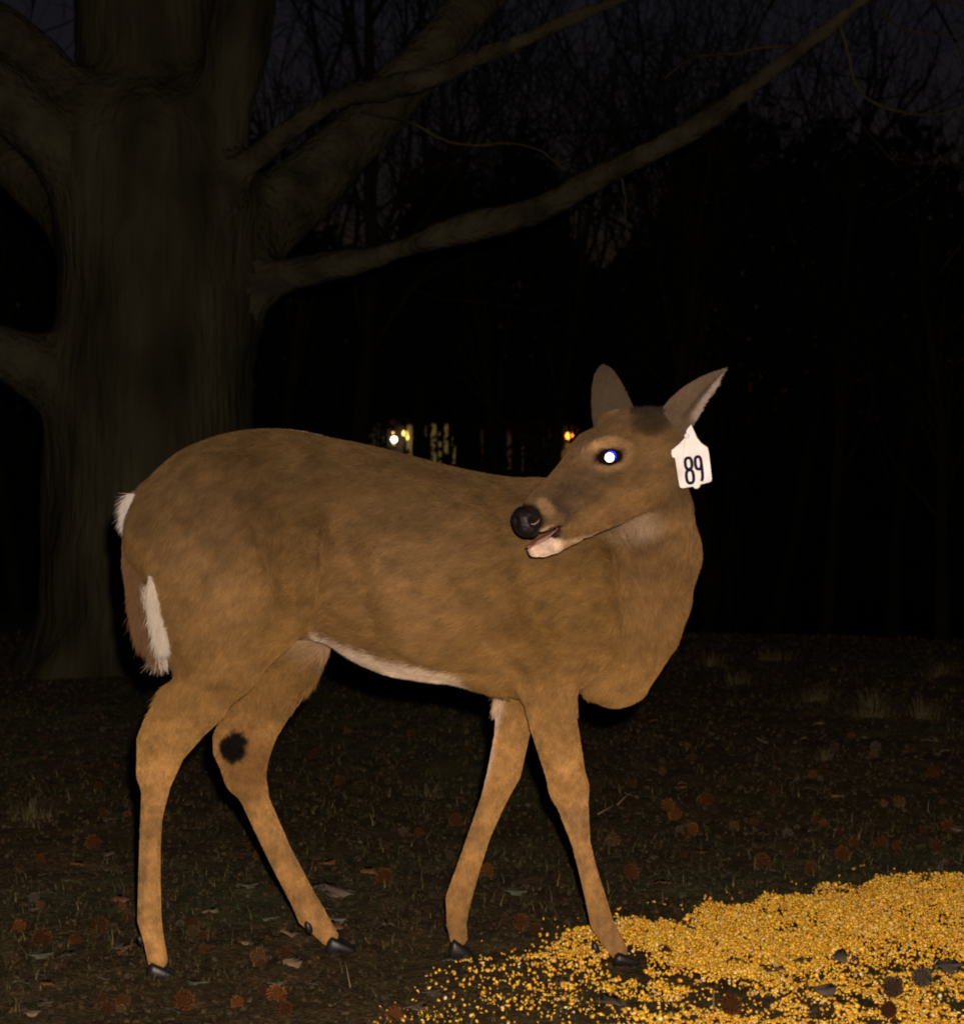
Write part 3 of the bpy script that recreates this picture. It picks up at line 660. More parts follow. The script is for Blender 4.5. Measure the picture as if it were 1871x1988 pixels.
hoof(286, 346, 1864, 3.925); hoof(634, 694, 1814, 4.10); hoof(872, 920, 1818, 4.075); hoof(1190, 1242, 1845, 3.985, up=.004)
def dewclaw(px_, py_, Y, r=9):
    V, F = uvsphere(P(px_, py_, Y), (S(r, Y)*.75, S(r, Y)*.7, S(r, Y)*1.5), 14, 8, rot=roty(-.3)); mesh_np('dewclaw', V, F, M['hoof'], deer)
dewclaw(272, 1826, 3.925, 7); dewclaw(599, 1801, 4.085, 10); dewclaw(1156, 1842, 3.985, 10); dewclaw(868, 1800, 4.08, 5)

# ================================================================== EAR TAG
tagY = 3.752
pts = [(1341.6, 824), (1353, 850), (1361, 860), (1373.6, 869), (1376, 880), (1381.7, 929), (1380.5, 934), (1376, 936.5), (1359.5, 940.5), (1357.5, 946), (1353, 948.5), (1348, 948), (1344.6, 944.5),
       (1325, 948), (1321, 947), (1318.5, 943), (1310, 889), (1305, 887.5), (1303, 881), (1303.5, 874), (1318, 862), (1330, 849), (1333, 834)]
tt_ = empty('ear_tag', tuple(P(1342, 826, tagY)))
tag(tt_, 'white plastic livestock tag numbered 89 hanging from the doe\'s ear', 'ear tag')
def tilt(p): # plane tilts away a little to the right
    q_ = P(p[0], p[1], tagY+(p[0]-1340)*.00006+((p[1]-885)/60)**2*.004); return q_
A = np.array([tilt(p) for p in pts]); n = len(A)
Ain = A.mean(0)+(A-A.mean(0))*.985
V = np.concatenate([Ain+[0, -.0004, 0], A, A+[0, .0018, 0]]); V = np.concatenate([V, [A.mean(0)+[0, -.0004, 0], A.mean(0)+[0, .0018, 0]]])
cen = 3*n
F3 = []
def earclip(poly):
    idx = list(range(len(poly))); tris = []
    area = sum(poly[i][0]*poly[(i+1) % len(poly)][1]-poly[(i+1) % len(poly)][0]*poly[i][1] for i in range(len(poly)))
    s_ = 1 if area > 0 else -1
    def cr(a, b_, c): return ((b_[0]-a[0])*(c[1]-a[1])-(b_[1]-a[1])*(c[0]-a[0]))*s_
    g = 0
    while len(idx) > 3 and g < 999:
        g += 1
        for k in range(len(idx)):
            i0, i1, i2 = idx[k-1], idx[k], idx[(k+1) % len(idx)]; a, b_, c = poly[i0], poly[i1], poly[i2]
            if cr(a, b_, c) <= 0: continue
            if any(cr(a, b_, poly[m_]) > 0 and cr(b_, c, poly[m_]) > 0 and cr(c, a, poly[m_]) > 0 for m_ in idx if m_ not in (i0, i1, i2)): continue
            tris.append((i0, i1, i2)); idx.pop(k); break
    tris.append(tuple(idx)); return tris
tr = earclip([(p[0], p[1]) for p in pts])
F3 = [t for t in tr]+[(t[0]+2*n, t[2]+2*n, t[1]+2*n) for t in tr]
F4 = [(i, (i+1) % n, n+(i+1) % n, n+i) for i in range(n)]+[(n+i, n+(i+1) % n, 2*n+(i+1) % n, 2*n+i) for i in range(n)]
mesh_np('panel', V[:3*n], [np.array(F3), np.array(F4)], M['tag_plastic'], tt_, smooth=False)
V, F = uvsphere(P(1333, 846, tagY-.003), (.0042, .0022, .0042), 20, 10); mesh_np('button', V, F, M['tag_plastic'], tt_)
# digits as raised print, zoom-frame coordinates -> display
def zd(zx, zy): return ((1200+zx/2.673)/1.2876, (850+zy/2.673)/1.2876)
def oval(cx_, cy_, rx, ry, a0, a1, n=20, e=.75, sk=0):
    o = []
    for i in range(n+1):
        a = math.radians(a0+(a1-a0)*i/n); c_, s_ = math.cos(a), math.sin(a)
        X_ = rx*np.sign(c_)*abs(c_)**e; Y_ = ry*np.sign(s_)*abs(s_)**e
        o.append((cx_+X_, cy_+Y_))
    return o
def slant(l, cx_, cy_, a=-.10):
    return [(cx_+(x-cx_)*math.cos(a)-(y-cy_)*math.sin(a), cy_+(x-cx_)*math.sin(a)+(y-cy_)*math.cos(a)) for x, y in l]
def stroke(name, paths, wz=10.5):
    Vs = []; Fs = []
    for p_ in paths:
        p_ = np.array(p_, float); tg = np.gradient(p_, axis=0)
        if np.allclose(p_[0], p_[-1]): tg[0] = tg[-1] = p_[1]-p_[-2]
        tg /= np.linalg.norm(tg, axis=1, keepdims=True); nn = np.stack([-tg[:, 1], tg[:, 0]], 1); o = len(Vs)
        for q_, m_ in zip(p_, nn):
            for sd in (1, -1): a = zd(*(q_+m_*wz*sd)); w3 = tilt(a); w3[1] -= .0011; Vs.append(w3)
        for i in range(len(p_)-1): Fs.append((o+2*i, o+2*i+1, o+2*i+3, o+2*i+2))
    return mesh_np(name, np.array(Vs), np.array(Fs), M['tag_ink'], tt_, smooth=False)
stroke('digit_eight', [slant(oval(1396, 824, 22, 38, 0, 360), 1400, 870), slant(oval(1397, 912, 24, 44, 0, 360), 1400, 870)])
stroke('digit_nine', [slant(oval(1460, 820, 20, 42, 0, 360), 1462, 860), slant([(1480, 820), (1481, 860), (1481, 900), (1478, 925), (1470, 945)], 1462, 860)])

# ================================================================== BIG TREE
TY = 9.3
big = empty('beech_tree', (float(P(285, 1290, TY)[0]), TY, 0)); tag(big, 'huge old tree with spreading limbs and grey bark behind the doe', 'tree')
limbs = [
 ('trunk', [(292, 330, 170, TY), (300, 450, 182, TY), (300, 620, 188, TY), (292, 800, 198, TY), (286, 1000, 204, TY), (284, 1200, 208, TY), (282, 1330, 235, TY)]),
 ('limb', [(400, 625, 95, TY), (470, 585, 55, TY-.05), (540, 541, 36, TY-.1), (620, 520, 31, TY-.15), (700, 505, 29, TY-.2), (800, 475, 29, TY-.3), (900, 440, 28, TY-.35), (1000, 420, 26, TY-.4), (1075, 392, 25, TY-.45),
           (1140, 352, 27, TY-.5), (1210, 318, 24, TY-.55), (1300, 275, 24, TY-.6), (1400, 212, 23, TY-.65), (1500, 135, 20, TY-.7), (1600, 58, 17, TY-.75), (1700, -20, 15, TY-.8), (1820, -110, 13, TY-.8)]),
 ('limb', [(420, 500, 120, TY+.1), (510, 430, 78, TY+.15), (590, 370, 68, TY+.2), (650, 305, 60, TY+.25), (712, 245, 56, TY+.3), (780, 165, 54, TY+.3), (860, 75, 52, TY+.35), (950, -30, 50, TY+.4), (1040, -150, 46, TY+.4)]),
 ('limb', [(390, 415, 70, TY-.15), (450, 347, 33, TY-.2), (520, 290, 27, TY-.25), (600, 225, 25, TY-.3), (665, 187, 21, TY-.35), (740, 173, 20, TY-.35), (830, 150, 20, TY-.4), (910, 118, 19, TY-.4), (1000, 84, 17, TY-.45), (1100, 38, 16, TY-.5), (1220, -10, 14, TY-.5), (1380, -80, 12, TY-.5)]),
 ('limb', [(370, 440, 110, TY-.02), (410, 300, 64, TY-.05), (440, 180, 60, TY-.08), (462, 80, 60, TY-.1), (480, -40, 57, TY-.1), (500, -160, 52, TY-.1)]),
 ('limb', [(300, 420, 150, TY+.1), (296, 250, 150, TY+.2), (292, 100, 146, TY+.25), (285, -60, 140, TY+.25), (265, -220, 90, TY+.2)]),
 ('limb', [(260, 400, 105, TY-.05), (190, 250, 60, TY-.1), (110, 150, 48, TY-.1), (30, 75, 44, TY-.15), (-60, 5, 42, TY-.2), (-180, -90, 38, TY-.2)]),
 ('limb', [(230, 470, 100, TY-.05), (165, 360, 58, TY-.15), (100, 275, 58, TY-.2), (30, 205, 60, TY-.25), (-50, 150, 56, TY-.3), (-180, 70, 50, TY-.3)]),
 ('limb', [(210, 500, 85, TY+.15), (130, 425, 52, TY+.2), (60, 352, 46, TY+.25), (-20, 290, 44, TY+.3), (-140, 200, 40, TY+.3)]),
 ('limb', [(230, 790, 110, TY-.05), (150, 755, 72, TY-.15), (75, 718, 58, TY-.2), (0, 682, 54, TY-.25), (-90, 640, 50, TY-.3), (-200, 590, 45, TY-.3)]),
]
bx0 = P(-260, 0, TY)[0]; bx1 = P(1900, 0, TY)[0]
tf = Field(np.arange(bx0, bx1, .027), np.arange(TY-1.05, TY+.85, .03), np.arange(-.05, 3.4, .027))
def rsm(nodes):
    """denser smooth version of a pixel chain"""
    a = np.array(nodes, float); s_ = np.arange(len(a)); t = np.linspace(0, len(a)-1, (len(a)-1)*3+1)
    out_ = np.stack([csp(t, s_, a[:, q_]) for q_ in range(4)], 1); return out_
owner = []
for i, (nm, nd) in enumerate(limbs):
    ch = pn([tuple(r_) for r_ in rsm(nd)]); owner.append(ch); tf.chain(ch, .13 if i else .05)
for a in range(7):
    an = a/7*6.28+.4; c0 = P(283, 1180, TY); tf.chain([(c0+[.30*math.cos(an), .30*math.sin(an), -.1], .10), (np.array([c0[0]+.52*math.cos(an), TY+.52*math.sin(an), -.03]), .07)], .12)
TV, TF = tf.nets(); TV = smooth(TV, TF, 2); TN = vnormals(TV, TF)
del tf.F
p_, q_ = proj(TV); onb = sstep(620, 760, q_)*sstep(480, 440, p_)
TV = TV+TN*((fbm(TV*np.array([14, 14, 2.5]), 3, 41)-.5)*.024*(.25+.75*onb)+(fbm(TV*3, 2, 43)-.5)*.05+(fbm(TV*16, 3, 44)-.5)*.016)[:, None]
fc = TV[TF].mean(1); best = np.full(len(fc), 1e9); who = np.zeros(len(fc), int)
for i, ch in enumerate(owner):
    for (a, ra), (c, rc) in zip(ch[:-1], ch[1:]):
        a = np.asarray(a); v = np.asarray(c)-a; t = np.clip(((fc-a)@v)/(v@v+1e-12), 0, 1)
        d = np.linalg.norm(fc-a-t[:, None]*v, axis=1)-(ra+(rc-ra)*t)-(.0 if i == 0 else -.03); m_ = d < best; best[m_] = d[m_]; who[m_] = i
for i, (nm, nd) in enumerate(limbs):
    f = TF[who == i]
    if len(f) == 0: continue
    u, inv = np.unique(f, return_inverse=True)
    o = mesh_np(nm, TV[u], inv.reshape(f.shape), M['bark'] if i in (0, 4, 5) else M['limb_bark'], big)
# bare branch generator (also for the far trees)
def branchy(start, direc, rad, length, depth, rs, acc, seg=5, wob=.22, split=(2, 4), minr=.004, up=.05):
    n = 5; pts = [np.array(start)]; d = np.array(direc, float); d /= np.linalg.norm(d); rd = [rad]
    for i in range(n):
        d = d+rs.normal(0, wob/2, 3)+np.array([0, 0, up]); d /= np.linalg.norm(d); pts.append(pts[-1]+d*length/n); rd.append(rad*(1-.45*(i+1)/n))
    acc.append((pts, rd, seg))
    if depth > 0:
        for k in range(rs.integers(*split)+1):
            i = rs.integers(2, n+1); nd = d*.75+rs.normal(0, .55, 3); branchy(pts[i], nd, max(rd[i]*.68, minr), length*rs.uniform(.55, .85), depth-1, rs, acc, max(seg-1, 3), wob, split, minr, up)
def tubes(acc):
    V = []; F = []; F3 = []; o = 0
    for pts, rd, seg in acc:
        v, f, f3 = tube(pts, rd, seg); V.append(v); F.append(f+o); F3.append(f3+o); o += len(v)
    return np.concatenate(V), [np.concatenate(F), np.concatenate(F3)]
rs = np.random.default_rng(5)
acc = []
for i in (1, 2, 3, 4, 5, 6, 7, 8, 9):
    a, ra = owner[i][-1]; b_, _ = owner[i][-3]; d = np.asarray(a)-np.asarray(b_); d = d/np.linalg.norm(d)
    branchy(np.asarray(a)-d*.05, d+np.array([0, 0, .1]), ra*.97, 2.2, 4, rs, acc, 7, up=.1)
V, Fl = tubes(acc); mesh_np('crown', V, Fl, M['bark'], big)
# thin hanging twigs seen in the picture
def twig(pl, r0, r1, Y):
    pl = np.array(pl, float); t = np.linspace(0, len(pl)-1, (len(pl)-1)*4+1); s_ = np.arange(len(pl))
    q_ = np.stack([csp(t, s_, pl[:, 0]), csp(t, s_, pl[:, 1])], 1); q_ += rng.normal(0, 1.0, q_.shape)
    v, f, f3 = tube([P(a, b_, Y) for a, b_ in q_], np.linspace(r0, r1, len(q_)), 6); mesh_np('twig', v, [f, f3], M['bark'], big)
twig([(700, 215), (760, 228), (800, 238), (860, 270), (920, 283), (980, 277), (1040, 290), (1100, 330)], .006, .003, TY-.2)
twig([(1630, 40), (1645, 100), (1660, 160), (1690, 195), (1740, 215), (1790, 224), (1840, 218), (1900, 195)], .007, .004, TY-.75)
twig([(1560, 90), (1480, 92), (1420, 105), (1370, 108), (1330, 120), (1290, 150)], .006, .003, TY-.7)
twig([(1700, 20), (1760, 60), (1850, 70), (1910, 100)], .005, .003, TY-.75)
twig([(1205, 335), (1212, 370), (1214, 420), (1220, 470)], .005, .002, TY-.5)

# ================================================================== FAR WOODS
def far_tree(px, Y, h, r, depth, seed, label, crownr=.62):
    rs = np.random.default_rng(seed); x = P(px, 900, Y)[0]; g = float(terrain(np.array([x]), np.array([Y]))[0])-.1
    root = empty('bare_tree', (x, Y, g)); tag(root, label, 'tree', 'bare trees in the dark wood behind the clearing')
    pts = [np.array([x, Y, g])]; d = np.array([rs.normal(0, .04), rs.normal(0, .03), 1.]); rd = [r*1.3]
    for i in range(7): d = d+np.array([rs.normal(0, .05), rs.normal(0, .05), 0]); d /= np.linalg.norm(d); pts.append(pts[-1]+d*h*.62/7); rd.append(r*(1-.5*(i+1)/7))
    v, f, f3 = tube(pts, rd, 10); mesh_np('trunk', v, [f, f3], M['far_bark'], root)
    acc = []
    for i in range(4, 8):
        for k in range(2): branchy(pts[i], d+rs.normal(0, .75, 3)*np.array([1, 1, .2])+[0, 0, .3], rd[i]*.5, h*.26, depth, rs, acc, 5, up=.12, minr=.005, split=(2, 3))
    branchy(pts[-1], d, rd[-1], h*.32, depth, rs, acc, 6, up=.12, minr=.005)
    V, Fl = tubes(acc); mesh_np('crown', V, Fl, M['far_bark'], root)
FT = [(560, 27, 8.5, .10, 4, 'bare tree against the dusk sky in the fork of the big tree'),
      (690, 24, 9.0, .12, 4, 'bare tree with a straight dark stem between the upper limbs'),
      (800, 33, 9, .12, 4, 'bare tree hidden behind the thick slanting limb'),
      (930, 29, 8, .10, 4, 'bare tree above the lit windows in the wood'),
      (1055, 26, 7, .09, 4, 'bare tree in the gap above the long low limb'),
      (1150, 31, 8, .11, 4, 'bare tree standing far behind the doe\'s ears'),
      (1245, 24, 6.8, .08, 4, 'slender bare tree right of the doe\'s ears, under the long limb'),
      (1380, 30, 8.5, .11, 4, 'bare tree in the dark wood, just right of the ear tag'),
      (1490, 34, 9.5, .13, 4, 'bare tree in the dark wood behind the rising end of the limb'),
      (1600, 27, 7, .10, 4, 'bare tree in the dark wood below the end of the long limb'),
      (1730, 32, 6.4, .12, 3, 'bare tree in the dark wood below the hanging twig'),
      (1830, 25, 5.4, .10, 3, 'bare tree nearest the right edge of the dark wood'),
      (40, 30, 9, .12, 3, 'bare tree in the dark left of the big trunk')]
for i, (a, b_, c, d, e_, l) in enumerate(FT): far_tree(a, b_, c, d, e_, 100+i, l)
# thicket in front of the house: one dark mass of stems and leaves
rs = np.random.default_rng(77); N = 125000
tx = rs.uniform(-22, 22, N); ty = rs.uniform(36, 44, N); gz = terrain(tx, ty)
hmx = 5.6+1.6*fbm(np.stack([tx*.35, ty*0, ty*0], 1), 3, 61)+1.6*fbm(np.stack([tx*1.3, ty*0, ty*0], 1), 2, 62)
pxx = WPX/2+FPX*tx/ty
hmx = hmx-2.1*np.exp(-((pxx-1180)/110)**2)-1.6*np.exp(-((pxx-700)/80)**2)+.6*sstep(1250, 1330, pxx)
tz = gz+rs.random(N)**.75*hmx
tv = np.stack([tx, ty, tz], 1); a = rs.normal(size=(N, 3)); a /= np.linalg.norm(a, axis=1, keepdims=True); b_ = np.cross(a, rs.normal(size=(N, 3))); b_ /= np.linalg.norm(b_, axis=1, keepdims=True)
s_ = rs.uniform(.07, .19, (N, 1)); pr = pxx
lit = (pr > 715) & (pr < 1125) & (proj(tv)[1] > 812) & (proj(tv)[1] < 935)
lampgap = np.zeros(N, bool)
for (la, lb) in ((765, 853), (787, 845), (1105, 846)): lampgap |= np.hypot(pr-la, proj(tv)[1]-lb) < 22
keep = ~lampgap & (~lit | (rs.random(N) < .85))
tv, a, b_, s_ = tv[keep], a[keep], b_[keep], s_[keep]; s_[lit[keep]] *= .4
V = np.stack([tv-a*s_, tv-b_*s_*.6, tv+a*s_, tv+b_*s_*.6], 1).reshape(-1, 3); F = np.arange(len(V)).reshape(-1, 4)
M['thicket'] = mat('thicket', (.03, .03, .018), rough=.9, spec=.1, noise=(2, .6, 1.4))
tag(mesh_np('thicket', V, F, M['thicket'], smooth=False), 'dark tangle of undergrowth closing off the clearing', 'thicket', kind='stuff')
# stems in front of the lit windows
acc = []
for i in range(90):
    pxs = rs.uniform(640, 1420)
    if min(abs(pxs-765), abs(pxs-1105)) < 22 or abs(pxs-786) < 14: continue
    Y_ = rs.uniform(30, 37); g = P(pxs, 1000, Y_); p0 = np.array([g[0], Y_, float(terrain(np.array([g[0]]), np.array([Y_]))[0])])
    d = np.array([rs.normal(0, .06), 0, 1.]); pts = [p0+d*k*.7+np.array([rs.normal(0, .04), 0, 0]) for k in range(8)]; acc.append((pts, np.linspace(rs.uniform(.02, .06), .012, 8), 6))
V, Fl = tubes(acc); tag(mesh_np('undergrowth', V, Fl, M['far_bark']), 'thin sapling stems crossing the distant house lights', 'saplings', kind='stuff')
# house with lit windows behind the wood
HY = 47.0
M['siding'] = mat('siding', (.10, .09, .08), rough=.9, noise=(2, .8, 1.1))
M['roofing'] = mat('roofing', (.03, .028, .027), rough=.9)
M['frame'] = mat('frame', (.25, .24, .22), rough=.7)
M['lit_glass'] = mat('lit_glass', (.2, .2, .1), rough=.3, emit=((1.0, .68, .16), .085))
M['red_glass'] = mat('red_glass', (.2, .1, .05), rough=.3, emit=((1.0, .36, .10), .014))
M['lamp_metal'] = mat('lamp_metal', (.03, .03, .03), rough=.5)
M['lamp_white'] = mat('lamp_white', (.8, .8, .8), rough=.3, emit=((1.0, .80, .55), 14.0))
M['lamp_yellow'] = mat('lamp_yellow', (.8, .7, .4), rough=.3, emit=((1.0, .52, .12), 5.0))
M['lamp_orange'] = mat('lamp_orange', (.8, .4, .1), rough=.3, emit=((1.0, .30, .03), 7.0))
def box(name, lo, hi, m, parent):
    x0, y0, z0 = lo; x1, y1, z1 = hi
    V = np.array([(x0, y0, z0), (x1, y0, z0), (x1, y1, z0), (x0, y1, z0), (x0, y0, z1), (x1, y0, z1), (x1, y1, z1), (x0, y1, z1)])
    F = np.array([(0, 3, 2, 1), (4, 5, 6, 7), (0, 1, 5, 4), (1, 2, 6, 5), (2, 3, 7, 6), (3, 0, 4, 7)]); return mesh_np(name, V, F, m, parent, smooth=False)
hx0, hx1 = P(650, 900, HY)[0], P(1420, 900, HY)[0]; hg = -3.2; ht = P(900, 790, HY)[2]
house = empty('house', ((hx0+hx1)/2, HY, hg)); tag(house, 'dark house with lit windows glimpsed through the wood behind the doe', 'house')
box('wall', (hx0, HY, hg), (hx1, HY+6, ht), M['siding'], house)
V = np.array([(hx0-.3, HY-.4, ht), (hx1+.3, HY-.4, ht), (hx1+.3, HY+6.4, ht), (hx0-.3, HY+6.4, ht), (hx0-.3, HY+3, ht+1.0), (hx1+.3, HY+3, ht+1.0)])
mesh_np('roof', V, [np.array([(0, 1, 5, 4), (2, 3, 4, 5), (0, 3, 2, 1)]), np.array([(1, 2, 5), (3, 0, 4)])], M['roofing'], house, smooth=False)
for (a, b_, c, d, mm) in ((790, 826, 799, 905, 'lit_glass'), (806, 836, 811, 900, 'lit_glass'), (822, 828, 827, 912, 'lit_glass'), (838, 824, 846, 905, 'lit_glass'), (852, 840, 856, 915, 'lit_glass'), (863, 824, 869, 880, 'lit_glass'), (878, 850, 884, 915, 'lit_glass'), (932, 836, 939, 915, 'red_glass'), (985, 830, 992, 915, 'red_glass'), (1012, 845, 1018, 915, 'red_glass'), (1098, 862, 1120, 910, 'lit_glass')):
    p0 = P(a, d, HY); p1 = P(c, b_, HY); wf_ = box('window', (p0[0]-.02, HY-.06, p0[2]-.02), (p1[0]+.02, HY-.002, p1[2]+.02), M['frame'], house)
    g_ = box('pane', (p0[0], HY-.075, p0[2]), (p1[0], HY-.062, p1[2]), M[mm], wf_)
def lamp(px, py, r, m, Y, label):
    c = P(px, py, Y); o = empty('outdoor_lamp', tuple(c)); tag(o, label, 'lamp')
    V, F = uvsphere(c, (r, r, r), 16, 10); mesh_np('bulb', V, F, M[m], o)
    v, f, f3 = tube([c+[0, .02, r*.8], c+[0, .10, r*1.6], c+[0, .25, r*1.8]], .02, 6); mesh_np('bracket', v, [f, f3], M['lamp_metal'], o)
    v, f, f3 = tube([c+[0, 0, r*1.35], c+[0, 0, r*1.05], c+[0, 0, r*.9]], [.02, r*1.0, r*1.15], 12); mesh_np('lamp_shade', v, [f, f3], M['lamp_metal'], o)
lamp(765, 853, .055, 'lamp_white', HY-.3, 'brightest white house lamp glowing above the doe\'s back')
lamp(786, 841, .055, 'lamp_yellow', HY-.3, 'small yellow house lamp just right of the bright white one')
lamp(789, 849, .045, 'lamp_yellow', HY-.3, 'lower small yellow lamp beside the bright white one')
lamp(763, 840, .016, 'lamp_yellow', HY-.3, 'faint yellow lamp directly above the bright white one')
lamp(764, 861, .015, 'lamp_yellow', HY-.3, 'dim lamp just below the bright white one')
lamp(1105, 846, .07, 'lamp_orange', HY-.3, 'orange lamp glowing just left of the doe\'s forehead')

# ================================================================== GROUND COVER
ICO = None
def ico():
    t = (1+5**.5)/2; v = np.array([(-1, t, 0), (1, t, 0), (-1, -t, 0), (1, -t, 0), (0, -1, t), (0, 1, t), (0, -1, -t), (0, 1, -t), (t, 0, -1), (t, 0, 1), (-t, 0, -1), (-t, 0, 1)], float)
    f = np.array([(0, 11, 5), (0, 5, 1), (0, 1, 7), (0, 7, 10), (0, 10, 11), (1, 5, 9), (5, 11, 4), (11, 10, 2), (10, 7, 6), (7, 1, 8), (3, 9, 4), (3, 4, 2), (3, 2, 6), (3, 6, 8), (3, 8, 9), (4, 9, 5), (2, 4, 11), (6, 2, 10), (8, 6, 7), (9, 8, 1)])
    return v/np.linalg.norm(v[0]), f
IV, IF = ico()
def rotm(n, r):
    q = r.normal(size=(n, 4)); q /= np.linalg.norm(q, axis=1, keepdims=True); w_, x, y, z = q.T
    return np.stack([1-2*(y*y+z*z), 2*(x*y-z*w_), 2*(x*z+y*w_), 2*(x*y+z*w_), 1-2*(x*x+z*z), 2*(y*z-x*w_), 2*(x*z-y*w_), 2*(y*z+x*w_), 1-2*(x*x+y*y)], 1).reshape(n, 3, 3)
def scatter(name, pos, scale, cols, mt, r, base=IV, bf=IF, smooth_=True, R_=None, jit=.0):
    n = len(pos); R_ = rotm(n, r) if R_ is None else R_
    b = base[None]*scale[:, None, :]
    if jit: b = b*(1+r.normal(0, jit, (n, len(base), 1)))
    V = np.einsum('nij,nkj->nki', R_, b)+pos[:, None, :]
    F = bf[None]+(np.arange(n)*len(base))[:, None, None]
    return mesh_np(name, V.reshape(-1, 3), F.reshape(-1, bf.shape[1]), mt, smooth=smooth_, colors=np.repeat(cols, len(base), axis=0))
rs = np.random.default_rng(11)
# kernel: blunt wedge
KV = IV*np.array([1, .62, 1.15]); KV[:, 0] *= 1-.28*KV[:, 2]
def corn_density(x, y):
    px, py = proj(np.stack([x, y, x*0], -1)); p = np.stack([x, y, x*0], -1)
    edge = np.interp(px, [600, 850, 950, 1000, 1100, 1200, 1300, 1400, 1500, 1600, 1700, 1871, 2100], [2100, 1890, 1872, 1858, 1832, 1810, 1797, 1780, 1765, 1745, 1732, 1724, 1715])
    n_ = fbm(p*16, 4, 71); n2_ = fbm(p*5, 3, 72); e = (py-edge)+(n_-.5)*75
    lower = np.interp(px, [900, 1100, 1250, 1400, 1600, 1871, 2100], [1868, 1890, 1895, 1910, 1905, 1870, 1865])
    core = sstep(-16, 20, e)*sstep(20, -30, py-lower+(n2_-.5)*60)
    core = core*sstep(930, 1230, px+(n2_-.5)*150)*(1-blob(px, py, 1218, 1888, 42, 20, 0, .2))
    patch = sstep(-12, 10, e)*sstep(.47-.05*sstep(1200, 1400, px), .56-.05*sstep(1200, 1400, px), fbm(p*22, 3, 73)*.6+n2_*.4)*np.interp(px, [500, 850, 1000, 1250, 1871], [.0, .03, .20, .60, .8])
    stray = .012*sstep(-70, 10, py-edge)*sstep(650, 1000, px)+.05*sstep(-30, 10, py-edge)
    tot = np.clip(np.maximum(np.maximum(core, patch*.8), stray), 0, 1); return tot*(1-.97*blob(px, py, 1218, 1888, 42, 20, 0, .2)), core
NC = 300000
cxp = rs.uniform(-.75, 1.25, NC); cyp = rs.uniform(3.35, 5.1, NC); dn, core = corn_density(cxp, cyp)
k = rs.random(NC) < dn*.62; cxp, cyp, dn, core = cxp[k], cyp[k], dn[k], core[k]
print('corn', len(cxp))
sz = rs.uniform(.0016, .0035, len(cxp))*np.where(rs.random(len(cxp)) < .18, 1.3, 1)
cz = terrain(cxp, cyp)+sz*.5+.020*core*sstep(.35, .65, fbm(np.stack([cxp, cyp, cxp*0], 1)*4, 3, 77))+core*rs.random(len(cxp))*.020+dn*.002+.012*core*sstep(.45, .7, fbm(np.stack([cxp, cyp, cxp*0], 1)*9, 3, 75))
pal = np.array([(.97, .56, .025), (.95, .60, .04), (.88, .40, .010), (.92, .64, .16), (.62, .28, .02), (.90, .74, .36), (.80, .46, .07)])
cc = pal[rs.choice(len(pal), len(cxp), p=[.32, .22, .16, .09, .11, .03, .07])]*rs.uniform(.6, 1.05, (len(cxp), 1))
# the nearest clear single kernels are objects of their own
px, py = proj(np.stack([cxp, cyp, cz], 1)); infr = (px > 10) & (px < 1860) & (py > 1750) & (py < 1980)
loose = infr & (dn < .5); li = np.nonzero(loose)[0]; li = li[np.argsort(-sz[li]/cyp[li])][:240]
rest = np.ones(len(cxp), bool); rest[li] = False
sc3 = np.stack([sz, sz, sz*rs.uniform(.9, 1.35, len(sz))], 1)
tag(scatter('corn_spread', np.stack([cxp, cyp, cz], 1)[rest], sc3[rest], cc[rest], M['corn'], rs, KV, IF, True, jit=.07), 'bright yellow cracked corn spilled over the ground at right', 'corn', kind='stuff')
kme = []
for q_ in range(7):
    me = bpy.data.meshes.new('corn_kernel'); v = KV*(1+rs.normal(0, .07, (12, 1))); me.from_pydata([tuple(a) for a in v], [], [tuple(int(z) for z in f) for f in IF])
    for p_ in me.polygons: p_.use_smooth = True
    at = me.attributes.new('col', 'FLOAT_COLOR', 'POINT'); c_ = np.ones((12, 4), np.float32); c_[:, :3] = pal[q_]; at.data.foreach_set('color', c_.ravel()); me.materials.append(M['corn']); kme.append(me)
for i in li:
    o = bpy.data.objects.new('corn_kernel', kme[rs.choice(7, p=[.32, .22, .16, .12, .06, .05, .07])]); o.location = (cxp[i], cyp[i], cz[i]); o.scale = sc3[i]*1.1
    o.rotation_euler = rs.uniform(0, 6.28, 3); COL.objects.link(o)
    if px[i] < 900: l, g = 'lone yellow corn kernel on dark soil near the hind hooves', 'corn kernels near the hind hooves'
    elif px[i] < 1240: l, g = 'loose yellow corn kernel on the soil around the front hooves', 'corn kernels around the front hooves'
    else: l, g = 'loose yellow corn kernel at the ragged edge of the corn spread', 'corn kernels at the edge of the spread'
    tag(o, l, 'corn kernel', g)

